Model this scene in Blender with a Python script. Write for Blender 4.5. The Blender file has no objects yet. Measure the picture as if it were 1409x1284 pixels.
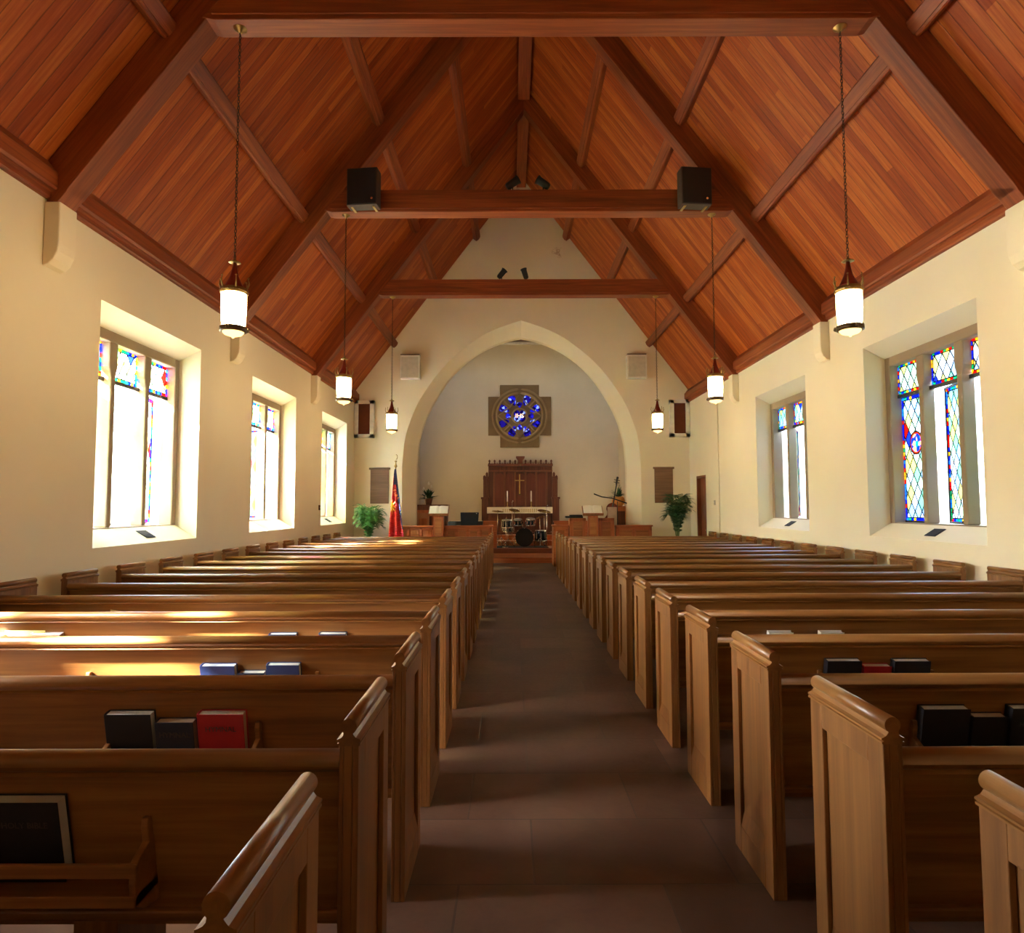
import bpy, bmesh, math, random
from mathutils import Vector, Matrix
S = bpy.context.scene
COL = S.collection
R = math.radians
random.seed(7)

# ---------------------------------------------------------------- materials
def mat(name):
    m = bpy.data.materials.new(name); m.use_nodes = True
    nt = m.node_tree; nt.nodes.clear()
    out = nt.nodes.new('ShaderNodeOutputMaterial')
    return m, nt, out
def N(nt, t, **k):
    n = nt.nodes.new(t)
    for a, b in k.items(): setattr(n, a, b)
    return n
def setv(nt, sock, v):
    if isinstance(v, bpy.types.NodeSocket): nt.links.new(v, sock)
    else: sock.default_value = v
def M2(nt, op, a, b=0.0, c=None, clamp=False):
    n = N(nt, 'ShaderNodeMath', operation=op); n.use_clamp = clamp
    setv(nt, n.inputs[0], a); setv(nt, n.inputs[1], b)
    if c is not None: setv(nt, n.inputs[2], c)
    return n.outputs[0]
def mixc(nt, f, a, b):
    n = N(nt, 'ShaderNodeMix', data_type='RGBA')
    setv(nt, n.inputs[0], f); setv(nt, n.inputs[6], a); setv(nt, n.inputs[7], b)
    return n.outputs[2]
def ramp(nt, f, stops, const=False):
    n = N(nt, 'ShaderNodeValToRGB'); r = n.color_ramp
    if const: r.interpolation = 'CONSTANT'
    while len(r.elements) < len(stops): r.elements.new(0.5)
    for e, (p, c) in zip(r.elements, stops):
        e.position = p; e.color = (*c, 1)
    nt.links.new(f, n.inputs[0]); return n.outputs[0]
def noise(nt, vec, sc, det=3.0, rough=0.5, dist=0.0):
    n = N(nt, 'ShaderNodeTexNoise'); n.inputs['Scale'].default_value = sc
    n.inputs['Detail'].default_value = det; n.inputs['Roughness'].default_value = rough
    n.inputs['Distortion'].default_value = dist
    nt.links.new(vec, n.inputs['Vector']); return n.outputs['Fac']
def principled(nt, out, col, rough=0.5, metal=0.0, spec=0.5, coat=0.0, normal=None):
    p = N(nt, 'ShaderNodeBsdfPrincipled')
    setv(nt, p.inputs['Base Color'], col if isinstance(col, bpy.types.NodeSocket) else (*col, 1))
    setv(nt, p.inputs['Roughness'], rough); p.inputs['Metallic'].default_value = metal
    p.inputs['Specular IOR Level'].default_value = spec
    p.inputs['Coat Weight'].default_value = coat; p.inputs['Coat Roughness'].default_value = 0.25
    if normal is not None: nt.links.new(normal, p.inputs['Normal'])
    nt.links.new(p.outputs[0], out.inputs[0]); return p
def bump(nt, h, strength=0.2, dist=0.01):
    b = N(nt, 'ShaderNodeBump'); b.inputs['Strength'].default_value = strength
    b.inputs['Distance'].default_value = dist; nt.links.new(h, b.inputs['Height']); return b.outputs[0]
def coords(nt, kind='Object', scale=(1, 1, 1), rnd=False, rot=0.0):
    t = N(nt, 'ShaderNodeTexCoord'); v = t.outputs[kind]
    if rot:
        mr = N(nt, 'ShaderNodeMapping'); mr.inputs['Rotation'].default_value = (0, rot, 0); nt.links.new(v, mr.inputs['Vector']); v = mr.outputs[0]
    if rnd:
        oi = N(nt, 'ShaderNodeObjectInfo')
        add = N(nt, 'ShaderNodeVectorMath', operation='ADD')
        mul = N(nt, 'ShaderNodeVectorMath', operation='SCALE')
        cx = N(nt, 'ShaderNodeCombineXYZ')
        nt.links.new(oi.outputs['Random'], cx.inputs[0]); nt.links.new(oi.outputs['Random'], cx.inputs[1]); nt.links.new(oi.outputs['Random'], cx.inputs[2])
        nt.links.new(cx.outputs[0], mul.inputs[0]); mul.inputs['Scale'].default_value = 37.0
        nt.links.new(v, add.inputs[0]); nt.links.new(mul.outputs[0], add.inputs[1]); v = add.outputs[0]
    mp = N(nt, 'ShaderNodeMapping'); mp.inputs['Scale'].default_value = scale
    nt.links.new(v, mp.inputs['Vector']); return mp.outputs[0]
def flat(name, col, rough=0.5, metal=0.0, spec=0.5, var=0.08, sc=8.0):
    m, nt, out = mat(name)
    v = coords(nt)
    f = noise(nt, v, sc, 4)
    dark = tuple(c*(1-var) for c in col); lite = tuple(min(1, c*(1+var)) for c in col)
    c = ramp(nt, f, [(0.3, dark), (0.7, lite)])
    principled(nt, out, c, rough, metal, spec)
    return m
def wood(name, dark, mid, light, axis='x', rough=0.4, coat=0.0, spec=0.5, fine=1.0, rot=0.0):
    m, nt, out = mat(name)
    sc = {'x': (0.6, 14, 14), 'y': (14, 0.6, 14), 'z': (14, 14, 0.6)}[axis]
    v = coords(nt, scale=sc, rnd=True, rot=rot)
    f = noise(nt, v, 1.6*fine, 6, 0.6, 0.4)
    sc2 = {'x': (0.25, 2.2, 2.2), 'y': (2.2, 0.25, 2.2), 'z': (2.2, 2.2, 0.25)}[axis]
    f2 = noise(nt, coords(nt, scale=sc2, rnd=True, rot=rot), 1.0, 3, 0.5)
    g = M2(nt, 'ADD', M2(nt, 'MULTIPLY', f, 0.6), M2(nt, 'MULTIPLY', f2, 0.45))
    c = ramp(nt, g, [(0.36, dark), (0.52, mid), (0.70, light)])
    rr = M2(nt, 'ADD', M2(nt, 'MULTIPLY', f, 0.15), rough-0.07)
    principled(nt, out, c, rr, 0, spec, coat, bump(nt, f, 0.12, 0.004))
    return m
MAT = {}
OD, OM, OL = (0.15, 0.060, 0.014), (0.26, 0.112, 0.027), (0.38, 0.180, 0.050)
ZD, ZM_, ZL = (0.125, 0.045, 0.010), (0.215, 0.085, 0.019), (0.31, 0.135, 0.035)
MAT['pew_x'] = wood('oak_along_x', OD, OM, OL, 'x', 0.40)
MAT['pew_z'] = wood('oak_along_z', ZD, ZM_, ZL, 'z', 0.42)
MAT['pew_y'] = wood('oak_along_y', ZD, ZM_, ZL, 'y', 0.34)
RD, RM, RL = (0.14, 0.024, 0.005), (0.25, 0.051, 0.010), (0.40, 0.10, 0.022)
MAT['beam_x'] = wood('beam_wood_x', RD, RM, RL, 'x', 0.5)
MAT['beam_y'] = wood('beam_wood_y', RD, RM, RL, 'y', 0.5)
MAT['beam_z'] = wood('beam_wood_z', RD, RM, RL, 'z', 0.5)
for _s, _n in ((1, 'rafter_r'), (-1, 'rafter_l')): MAT[_n] = wood('beam_wood_'+_n, RD, RM, RL, 'x', 0.5, rot=-_s*math.atan(1.325))
KD, KM, KL = (0.22, 0.052, 0.015), (0.40, 0.105, 0.030), (0.54, 0.17, 0.052)
MAT['choir_x'] = wood('chancel_wood_x', KD, KM, KL, 'x', 0.38)
MAT['choir_z'] = wood('chancel_wood_z', KD, KM, KL, 'z', 0.38)
MAT['dark_z'] = wood('reredos_wood', (0.045, 0.011, 0.005), (0.10, 0.023, 0.009), (0.16, 0.045, 0.016), 'z', 0.4)
MAT['burl'] = wood('carved_panel_wood', (0.16, 0.046, 0.012), (0.32, 0.105, 0.028), (0.44, 0.17, 0.05), 'x', 0.45, fine=0.6)

# ceiling boards: tongue and groove running up the slope
m, nt, out = mat('ceiling_boards')
t = N(nt, 'ShaderNodeTexCoord'); sp = N(nt, 'ShaderNodeSeparateXYZ'); nt.links.new(t.outputs['Object'], sp.inputs[0])
yb = M2(nt, 'DIVIDE', sp.outputs[1], 0.135)
cell = M2(nt, 'FLOOR', yb); fr = M2(nt, 'FRACT', yb)
side = M2(nt, 'GREATER_THAN', sp.outputs[0], 0.315)
wn = N(nt, 'ShaderNodeTexWhiteNoise', noise_dimensions='2D')
cb = N(nt, 'ShaderNodeCombineXYZ'); nt.links.new(cell, cb.inputs[0])
seg = M2(nt, 'FLOOR', M2(nt, 'ADD', M2(nt, 'DIVIDE', sp.outputs[2], 4.2), M2(nt, 'MULTIPLY', M2(nt, 'FRACT', M2(nt, 'MULTIPLY', cell, 0.377)), 3.0)))
nt.links.new(M2(nt, 'ADD', seg, M2(nt, 'MULTIPLY', side, 50)), cb.inputs[1]); nt.links.new(cb.outputs[0], wn.inputs['Vector'])
v = coords(nt, scale=(1.2, 22, 1.2)); g1 = noise(nt, v, 1.3, 6, 0.6, 0.3)
g = M2(nt, 'ADD', M2(nt, 'MULTIPLY', wn.outputs['Value'], 0.30), M2(nt, 'MULTIPLY', g1, 0.72))
c = ramp(nt, g, [(0.28, (0.23, 0.032, 0.004)), (0.5, (0.37, 0.070, 0.009)), (0.72, (0.54, 0.145, 0.024))])
edge = M2(nt, 'MINIMUM', fr, M2(nt, 'SUBTRACT', 1.0, fr))
groove = M2(nt, 'GREATER_THAN', edge, 0.035)
c = mixc(nt, M2(nt, 'ADD', M2(nt, 'MULTIPLY', groove, 0.55), 0.45), (0.05, 0.012, 0.004, 1), c)
principled(nt, out, c, 0.5, 0, 0.25, 0, bump(nt, M2(nt, 'MINIMUM', M2(nt, 'MULTIPLY', edge, 12.0), 1.0), 0.5, 0.006))
MAT['ceil'] = m

# plaster
def plaster(name, a, b, bs=0.25):
    m, nt, out = mat(name)
    v = coords(nt)
    f = noise(nt, v, 0.7, 5, 0.55); c = ramp(nt, f, [(0.3, a), (0.7, b)])
    h = noise(nt, v, 14, 6, 0.65)
    principled(nt, out, c, 0.75, 0, 0.25, 0, bump(nt, h, bs, 0.006)); return m
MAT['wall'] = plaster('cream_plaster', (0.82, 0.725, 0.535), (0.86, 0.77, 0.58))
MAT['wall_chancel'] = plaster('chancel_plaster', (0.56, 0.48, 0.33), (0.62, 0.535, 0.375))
MAT['stone'] = plaster('window_stone', (0.28, 0.205, 0.13), (0.40, 0.305, 0.205), 0.5)
MAT['tracery'] = plaster('tracery_stone', (0.15, 0.095, 0.04), (0.22, 0.15, 0.07), 0.5)
# gable wall: same plaster with a water stain near the ridge
m, nt, out = mat('gable_plaster')
t = N(nt, 'ShaderNodeTexCoord'); v = t.outputs['Object']
f = noise(nt, v, 0.7, 5, 0.55); c = ramp(nt, f, [(0.3, (0.82, 0.725, 0.535)), (0.7, (0.86, 0.77, 0.58))])
sp = N(nt, 'ShaderNodeSeparateXYZ'); nt.links.new(v, sp.inputs[0])
dx = M2(nt, 'DIVIDE', M2(nt, 'SUBTRACT', sp.outputs[0], 1.42), 0.42); dz = M2(nt, 'DIVIDE', M2(nt, 'SUBTRACT', sp.outputs[2], 9.35), 0.36)
d = M2(nt, 'SQRT', M2(nt, 'ADD', M2(nt, 'MULTIPLY', dx, dx), M2(nt, 'MULTIPLY', dz, dz)))
nz = noise(nt, v, 5.0, 6, 0.7)
st = M2(nt, 'MULTIPLY', M2(nt, 'GREATER_THAN', M2(nt, 'SUBTRACT', nz, M2(nt, 'MULTIPLY', d, 0.18)), 0.40), M2(nt, 'LESS_THAN', nz, 0.50))
c = mixc(nt, M2(nt, 'MULTIPLY', st, 0.55), c, (0.42, 0.25, 0.11, 1))
principled(nt, out, c, 0.75, 0, 0.25, 0, bump(nt, noise(nt, v, 14, 6, 0.65), 0.25, 0.006))
MAT['gable'] = m

# slate floor
m, nt, out = mat('slate_floor')
v = coords(nt)
br = N(nt, 'ShaderNodeTexBrick'); br.offset = 0.37; br.offset_frequency = 2; br.squash = 1.0
br.inputs['Color1'].default_value = (0, 0, 0, 1); br.inputs['Color2'].default_value = (1, 1, 1, 1); br.inputs['Mortar'].default_value = (0.5, 0.5, 0.5, 1)
br.inputs['Scale'].default_value = 1.0; br.inputs['Mortar Size'].default_value = 0.006; br.inputs['Mortar Smooth'].default_value = 0.2
br.inputs['Brick Width'].default_value = 0.93; br.inputs['Row Height'].default_value = 0.62
mp = N(nt, 'ShaderNodeMapping'); mp.inputs['Location'].default_value = (-0.10, 0.02, 0); nt.links.new(v, mp.inputs['Vector']); nt.links.new(mp.outputs[0], br.inputs['Vector'])
f1 = noise(nt, v, 2.2, 6, 0.6, 0.6); f2 = noise(nt, v, 30, 5, 0.6)
g = M2(nt, 'ADD', M2(nt, 'MULTIPLY', br.outputs['Color'], 0.22), M2(nt, 'ADD', M2(nt, 'MULTIPLY', f1, 0.55), M2(nt, 'MULTIPLY', f2, 0.25)))
c = ramp(nt, g, [(0.3, (0.046, 0.023, 0.014)), (0.5, (0.083, 0.043, 0.027)), (0.75, (0.145, 0.084, 0.058))])
c = mixc(nt, M2(nt, 'MULTIPLY', br.outputs['Fac'], 0.85), c, (0.05, 0.035, 0.028, 1))
hh = M2(nt, 'ADD', M2(nt, 'MULTIPLY', f2, 0.3), M2(nt, 'ADD', M2(nt, 'MULTIPLY', f1, 0.8), M2(nt, 'MULTIPLY', br.outputs['Fac'], -1.0)))
principled(nt, out, c, M2(nt, 'ADD', M2(nt, 'MULTIPLY', f2, 0.25), 0.30), 0, 0.5, 0, bump(nt, hh, 0.35, 0.006))
MAT['floor'] = m

MAT['brass'] = flat('aged_brass', (0.42, 0.28, 0.10), 0.35, 0.9)
MAT['bronze'] = flat('dark_bronze', (0.11, 0.07, 0.035), 0.45, 0.8)
MAT['copper'] = flat('red_patinated_copper', (0.25, 0.035, 0.02), 0.4, 0.6)
MAT['chain'] = flat('chain_iron', (0.05, 0.03, 0.02), 0.5, 0.7)
MAT['iron'] = flat('casement_iron', (0.03, 0.032, 0.035), 0.5, 0.3)
MAT['vent'] = flat('vent_iron', (0.028, 0.03, 0.045), 0.6, 0.0)
MAT['black'] = flat('black_plastic', (0.012, 0.012, 0.014), 0.5)
MAT['blackcloth'] = flat('black_cloth', (0.010, 0.010, 0.012), 0.9)
MAT['greybox'] = flat('speaker_side_grey', (0.07, 0.045, 0.032), 0.6)
MAT['white'] = flat('white_paint', (0.78, 0.74, 0.64), 0.5)
MAT['grille'] = flat('white_grille', (0.60, 0.54, 0.42), 0.8)
MAT['chrome'] = flat('chrome', (0.75, 0.75, 0.75), 0.15, 1.0)
MAT['cymbal'] = flat('cymbal_brass', (0.50, 0.36, 0.12), 0.25, 1.0)
MAT['drumhead'] = flat('drum_head', (0.22, 0.18, 0.14), 0.5)
MAT['shell'] = flat('drum_shell', (0.015, 0.018, 0.022), 0.2)
MAT['candle'] = flat('candle_wax', (0.85, 0.80, 0.75), 0.5)
MAT['linen'] = flat('altar_linen', (0.72, 0.66, 0.52), 0.8)
MAT['gold'] = flat('gold_thread', (0.50, 0.35, 0.12), 0.5)
MAT['paper'] = flat('paper', (0.80, 0.78, 0.70), 0.8, var=0.03)
MAT['yellowpaper'] = flat('yellow_leaflet', (0.80, 0.66, 0.28), 0.8, var=0.03)
MAT['clothbrown'] = flat('brown_grille_cloth', (0.115, 0.026, 0.008), 0.95)
MAT['red'] = flat('red_cover', (0.36, 0.012, 0.018), 0.45)
MAT['navy'] = flat('navy_cover', (0.014, 0.020, 0.045), 0.4)
MAT['blue'] = flat('blue_cover', (0.022, 0.040, 0.14), 0.4)
MAT['blackcover'] = flat('black_cover', (0.010, 0.011, 0.016), 0.4)
MAT['pages'] = flat('page_edges', (0.55, 0.47, 0.38), 0.8)
MAT['pageswhite'] = flat('white_page_edges', (0.62, 0.62, 0.60), 0.8)
MAT['emboss'] = flat('stamped_lettering', (0.06, 0.045, 0.04), 0.5)
MAT['flagred'] = flat('flag_red', (0.52, 0.018, 0.025), 0.7)
MAT['flagblue'] = flat('flag_blue', (0.016, 0.022, 0.10), 0.7)
MAT['flagyellow'] = flat('flag_yellow', (0.85, 0.42, 0.04), 0.7)
MAT['flagorange'] = flat('flag_lettering', (0.85, 0.22, 0.06), 0.7)
MAT['leaf'] = flat('palm_leaf', (0.05, 0.17, 0.035), 0.5, var=0.35)
MAT['leafdark'] = flat('dark_leaf', (0.018, 0.07, 0.020), 0.5, var=0.35)
MAT['stem'] = flat('plant_stem', (0.12, 0.16, 0.05), 0.6)
MAT['pot'] = flat('clay_pot', (0.14, 0.06, 0.03), 0.7)
MAT['basket'] = flat('orange_wrap', (0.62, 0.26, 0.06), 0.7)
MAT['petal'] = flat('white_petal', (0.75, 0.70, 0.55), 0.6)
MAT['pinkbox'] = flat('beige_box', (0.52, 0.36, 0.27), 0.7)
MAT['celloneck'] = flat('ebony', (0.012, 0.007, 0.006), 0.35)
MAT['cello'] = wood('cello_varnish', (0.09, 0.012, 0.006), (0.16, 0.025, 0.010), (0.26, 0.05, 0.016), 'z', 0.25)
MAT['door'] = wood('door_wood', (0.12, 0.03, 0.012), (0.20, 0.05, 0.02), (0.27, 0.08, 0.03), 'z', 0.45)
MAT['hymnboard'] = wood('hymn_board_wood', (0.12, 0.06, 0.03), (0.20, 0.10, 0.055), (0.28, 0.15, 0.085), 'x', 0.5)
MAT['chair'] = wood('chair_wood', (0.20, 0.07, 0.03), (0.34, 0.13, 0.05), (0.42, 0.18, 0.08), 'z', 0.4)
MAT['bluecloth'] = flat('blue_grey_cloth', (0.08, 0.12, 0.16), 0.8)
MAT['ground'] = flat('outside_ground', (0.36, 0.36, 0.33), 0.9, sc=0.3)
MAT['rug'] = flat('chancel_carpet', (0.17, 0.06, 0.035), 0.9)
def emis(name, col, st, tcol=None):
    m, nt, out = mat(name)
    e = N(nt, 'ShaderNodeEmission'); e.inputs[0].default_value = (*col, 1); e.inputs[1].default_value = st
    nt.links.new(e.outputs[0], out.inputs[0]); return m
LAMP = 20.0
MAT['lampglass'] = emis('lit_opal_glass', (1.0, 0.74, 0.38), LAMP)
# blue stained glass, backlight put in as emission
m, nt, out = mat('blue_stained_glass')
v = coords(nt); vo = N(nt, 'ShaderNodeTexVoronoi'); vo.inputs['Scale'].default_value = 11.0; nt.links.new(v, vo.inputs['Vector'])
sx = N(nt, 'ShaderNodeSeparateXYZ'); nt.links.new(vo.outputs['Color'], sx.inputs[0])
c = ramp(nt, sx.outputs[0], [(0.0, (0.004, 0.002, 0.05)), (0.32, (0.012, 0.006, 0.20)), (0.68, (0.015, 0.015, 0.55)), (0.88, (0.30, 0.42, 1.0))], True)
e = N(nt, 'ShaderNodeEmission'); nt.links.new(c, e.inputs[0]); e.inputs[1].default_value = 0.42
nt.links.new(e.outputs[0], out.inputs[0]); MAT['blueglass'] = m

def pane_mat(name, w, h, medallion=False):
    m, nt, out = mat(name)
    t = N(nt, 'ShaderNodeTexCoord'); sp = N(nt, 'ShaderNodeSeparateXYZ'); nt.links.new(t.outputs['Object'], sp.inputs[0])
    oi = N(nt, 'ShaderNodeObjectInfo')
    Y, Z = sp.outputs[1], sp.outputs[2]
    dmin = M2(nt, 'MINIMUM', M2(nt, 'MINIMUM', Y, M2(nt, 'SUBTRACT', w, Y)), M2(nt, 'MINIMUM', Z, M2(nt, 'SUBTRACT', h, Z)))
    bm = M2(nt, 'LESS_THAN', dmin, 0.040)
    bline = M2(nt, 'LESS_THAN', M2(nt, 'ABSOLUTE', M2(nt, 'SUBTRACT', dmin, 0.040)), 0.007)
    dY = M2(nt, 'MINIMUM', Y, M2(nt, 'SUBTRACT', w, Y)); dZ = M2(nt, 'MINIMUM', Z, M2(nt, 'SUBTRACT', h, Z))
    ver = M2(nt, 'LESS_THAN', dY, dZ)
    q = M2(nt, 'DIVIDE', M2(nt, 'ADD', M2(nt, 'MULTIPLY', ver, Z), M2(nt, 'MULTIPLY', M2(nt, 'SUBTRACT', 1.0, ver), M2(nt, 'ADD', Y, 3.0))), 0.058)
    w1 = N(nt, 'ShaderNodeTexWhiteNoise', noise_dimensions='2D'); c1 = N(nt, 'ShaderNodeCombineXYZ')
    nt.links.new(M2(nt, 'FLOOR', q), c1.inputs[0]); nt.links.new(M2(nt, 'MULTIPLY', oi.outputs['Random'], 91.0), c1.inputs[1]); nt.links.new(c1.outputs[0], w1.inputs['Vector'])
    bc = ramp(nt, w1.outputs['Value'], [(0, (0.02, 0.06, 0.65)), (0.3, (0.75, 0.03, 0.02)), (0.5, (0.03, 0.40, 0.20)), (0.68, (0.05, 0.30, 0.80)), (0.86, (0.95, 0.50, 0.05))], True)
    bl2 = M2(nt, 'MULTIPLY', bm, M2(nt, 'LESS_THAN', M2(nt, 'FRACT', q), 0.13))
    a = M2(nt, 'ADD', M2(nt, 'DIVIDE', Y, 0.155), M2(nt, 'DIVIDE', Z, 0.26)); b = M2(nt, 'SUBTRACT', M2(nt, 'DIVIDE', Y, 0.155), M2(nt, 'DIVIDE', Z, 0.26))
    def ln(x):
        f = M2(nt, 'FRACT', x); return M2(nt, 'MINIMUM', f, M2(nt, 'SUBTRACT', 1.0, f))
    lat = M2(nt, 'LESS_THAN', M2(nt, 'MINIMUM', ln(a), ln(b)), 0.06)
    w2 = N(nt, 'ShaderNodeTexWhiteNoise', noise_dimensions='3D'); c2 = N(nt, 'ShaderNodeCombineXYZ')
    nt.links.new(M2(nt, 'FLOOR', a), c2.inputs[0]); nt.links.new(M2(nt, 'FLOOR', b), c2.inputs[1]); nt.links.new(M2(nt, 'MULTIPLY', oi.outputs['Random'], 91.0), c2.inputs[2]); nt.links.new(c2.outputs[0], w2.inputs['Vector'])
    cc = ramp(nt, w2.outputs['Value'], [(0, (0.46, 0.56, 0.44)), (0.25, (0.55, 0.58, 0.62)), (0.5, (0.60, 0.55, 0.24)), (0.66, (0.30, 0.52, 0.38)), (0.82, (0.36, 0.48, 0.62)), (0.955, (0.05, 0.10, 0.60)), (0.975, (0.50, 0.04, 0.03))], True)
    lead = M2(nt, 'MAXIMUM', M2(nt, 'MULTIPLY', lat, M2(nt, 'SUBTRACT', 1.0, bm)), M2(nt, 'MAXIMUM', bline, bl2))
    col = mixc(nt, bm, cc, bc)
    if medallion:
        dy = M2(nt, 'SUBTRACT', Y, w/2); dz = M2(nt, 'DIVIDE', M2(nt, 'SUBTRACT', Z, h*0.62), 1.15)
        d = M2(nt, 'SQRT', M2(nt, 'ADD', M2(nt, 'MULTIPLY', dy, dy), M2(nt, 'MULTIPLY', dz, dz)))
        ins = M2(nt, 'LESS_THAN', d, 0.14)
        vo = N(nt, 'ShaderNodeTexVoronoi'); vo.inputs['Scale'].default_value = 16; nt.links.new(t.outputs['Object'], vo.inputs['Vector'])
        sx = N(nt, 'ShaderNodeSeparateXYZ'); nt.links.new(vo.outputs['Color'], sx.inputs[0])
        mc = ramp(nt, sx.outputs[1], [(0, (0.02, 0.10, 0.55)), (0.4, (0.75, 0.35, 0.22)), (0.65, (0.05, 0.30, 0.70)), (0.85, (0.5, 0.05, 0.03))], True)
        ring = M2(nt, 'GREATER_THAN', d, 0.115)
        mc = mixc(nt, ring, mc, (0.38, 0.07, 0.02, 1))
        col = mixc(nt, ins, col, mc)
        rl = M2(nt, 'LESS_THAN', M2(nt, 'ABSOLUTE', M2(nt, 'SUBTRACT', d, 0.14)), 0.007)
        lead = M2(nt, 'MAXIMUM', M2(nt, 'MULTIPLY', lead, M2(nt, 'SUBTRACT', 1.0, ins)), rl)
    tr = N(nt, 'ShaderNodeBsdfTransparent'); nt.links.new(col, tr.inputs[0])
    tl = N(nt, 'ShaderNodeBsdfTranslucent'); nt.links.new(col, tl.inputs[0])
    m1 = N(nt, 'ShaderNodeMixShader'); m1.inputs[0].default_value = 0.66; nt.links.new(tr.outputs[0], m1.inputs[1]); nt.links.new(tl.outputs[0], m1.inputs[2])
    ld = N(nt, 'ShaderNodeBsdfDiffuse'); ld.inputs[0].default_value = (0.02, 0.02, 0.022, 1)
    m2 = N(nt, 'ShaderNodeMixShader'); nt.links.new(lead, m2.inputs[0]); nt.links.new(m1.outputs[0], m2.inputs[1]); nt.links.new(ld.outputs[0], m2.inputs[2])
    nt.links.new(m2.outputs[0], out.inputs[0]); return m

# ---------------------------------------------------------------- mesh builder
class B:
    def __init__(s): s.v = []; s.f = []; s.sm = []; s.M = Matrix.Identity(4)
    def add(s, vs, fs, smooth=False):
        o = len(s.v); s.v += [tuple(s.M @ Vector(p)) for p in vs]
        s.f += [tuple(i+o for i in f) for f in fs]; s.sm += [smooth]*len(fs); return s
    def box(s, x0, y0, z0, x1, y1, z1):
        x0, x1 = min(x0, x1), max(x0, x1); y0, y1 = min(y0, y1), max(y0, y1); z0, z1 = min(z0, z1), max(z0, z1)
        return s.add([(x0,y0,z0),(x1,y0,z0),(x1,y1,z0),(x0,y1,z0),(x0,y0,z1),(x1,y0,z1),(x1,y1,z1),(x0,y1,z1)],
                     [(0,3,2,1),(4,5,6,7),(0,1,5,4),(1,2,6,5),(2,3,7,6),(3,0,4,7)])
    def prism(s, pts, ax, a0, a1, smooth=False):
        # pts are (u,v): ax 'x' -> (y,z); 'y' -> (x,z); 'z' -> (x,y)
        def P(u, v, a): return {'x': (a, u, v), 'y': (u, a, v), 'z': (u, v, a)}[ax]
        n = len(pts); vs = [P(u, v, a0) for u, v in pts]+[P(u, v, a1) for u, v in pts]
        s.add(vs, [tuple(range(n))[::-1], tuple(range(n, 2*n))])
        o = len(s.v)-2*n; s.f += [(o+i, o+(i+1) % n, o+n+(i+1) % n, o+n+i) for i in range(n)]; s.sm += [bool(smooth(i)) for i in range(n)] if callable(smooth) else [smooth]*n
        return s
    def lathe(s, prof, n=24, cx=0, cy=0, cz=0, smooth=True):
        vs = []; fs = []
        for r, z in prof:
            for k in range(n):
                a = 2*math.pi*k/n; vs.append((cx+r*math.cos(a), cy+r*math.sin(a), cz+z))
        for j in range(len(prof)-1):
            for k in range(n):
                k2 = (k+1) % n; fs.append((j*n+k, j*n+k2, (j+1)*n+k2, (j+1)*n+k))
        s.add(vs, fs, smooth)
        o = len(s.v)-len(vs); L = len(prof)-1
        s.f += [tuple(o+k for k in range(n))[::-1], tuple(o+L*n+k for k in range(n))]; s.sm += [False]*2
        return s
    def tube(s, pts, r, n=8, closed=False, smooth=True):
        pts = [Vector(p) for p in pts]; L = len(pts)
        rs = r if isinstance(r, (list, tuple)) else [r]*L
        vs = []; ref = None
        for i in range(L):
            if closed: t = pts[(i+1) % L]-pts[i-1]
            else: t = pts[min(i+1, L-1)]-pts[max(i-1, 0)]
            t.normalize()
            if ref is None:
                ref = Vector((0, 0, 1)) if abs(t.z) < 0.9 else Vector((1, 0, 0))
            a = t.cross(ref).normalized(); b = t.cross(a).normalized(); ref = -b if False else ref
            a2 = a; b2 = b
            for k in range(n):
                an = 2*math.pi*k/n; vs.append(tuple(pts[i]+(a2*math.cos(an)+b2*math.sin(an))*rs[i]))
        fs = []
        for i in range(L if closed else L-1):
            j = (i+1) % L
            for k in range(n):
                k2 = (k+1) % n; fs.append((i*n+k, i*n+k2, j*n+k2, j*n+k))
        s.add(vs, fs, smooth)
        if not closed:
            o = len(s.v)-len(vs); s.f += [tuple(o+k for k in range(n))[::-1], tuple(o+(L-1)*n+k for k in range(n))]; s.sm += [False]*2
        return s
    def build(s, name, m, parent=None, loc=(0, 0, 0), rot=(0, 0, 0), bevel=0):
        me = bpy.data.meshes.new(name); me.from_pydata(s.v, [], s.f); me.update()
        bm = bmesh.new(); bm.from_mesh(me); bmesh.ops.recalc_face_normals(bm, faces=bm.faces); bm.to_mesh(me); bm.free()
        me.polygons.foreach_set('use_smooth', s.sm)
        me.materials.append(MAT[m] if isinstance(m, str) else m)
        o = bpy.data.objects.new(name, me); COL.objects.link(o)
        o.parent = parent; o.location = loc; o.rotation_euler = rot
        if bevel:
            md = o.modifiers.new('bevel', 'BEVEL'); md.width = bevel; md.segments = 2; md.limit_method = 'ANGLE'; md.angle_limit = R(40)
        return o
def tag(o, label, cat, group=None, kind=None):
    o['label'] = label; o['category'] = cat
    if group: o['group'] = group
    if kind: o['kind'] = kind
    return o
def thing(name, label, cat, loc=(0, 0, 0), rz=0, group=None):
    o = bpy.data.objects.new(name, None); COL.objects.link(o); o.empty_display_size = 0.1
    o.location = loc; o.rotation_euler = (0, 0, rz); return tag(o, label, cat, group)
def struct(o, label=None):
    o['kind'] = 'structure'
    if label: o['label'] = label
    return o
def kids(o): return [c for c in bpy.data.objects if c.parent is o]
def dup(root, loc=None, rz=None, label=None):
    r = root.copy(); COL.objects.link(r)
    if loc is not None: r.location = loc
    if rz is not None: r.rotation_euler = (0, 0, rz)
    if label: r['label'] = label
    for ch in kids(root):
        c = ch.copy(); COL.objects.link(c); c.parent = r
        for g in kids(ch):
            d = g.copy(); COL.objects.link(d); d.parent = c
    return r
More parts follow.
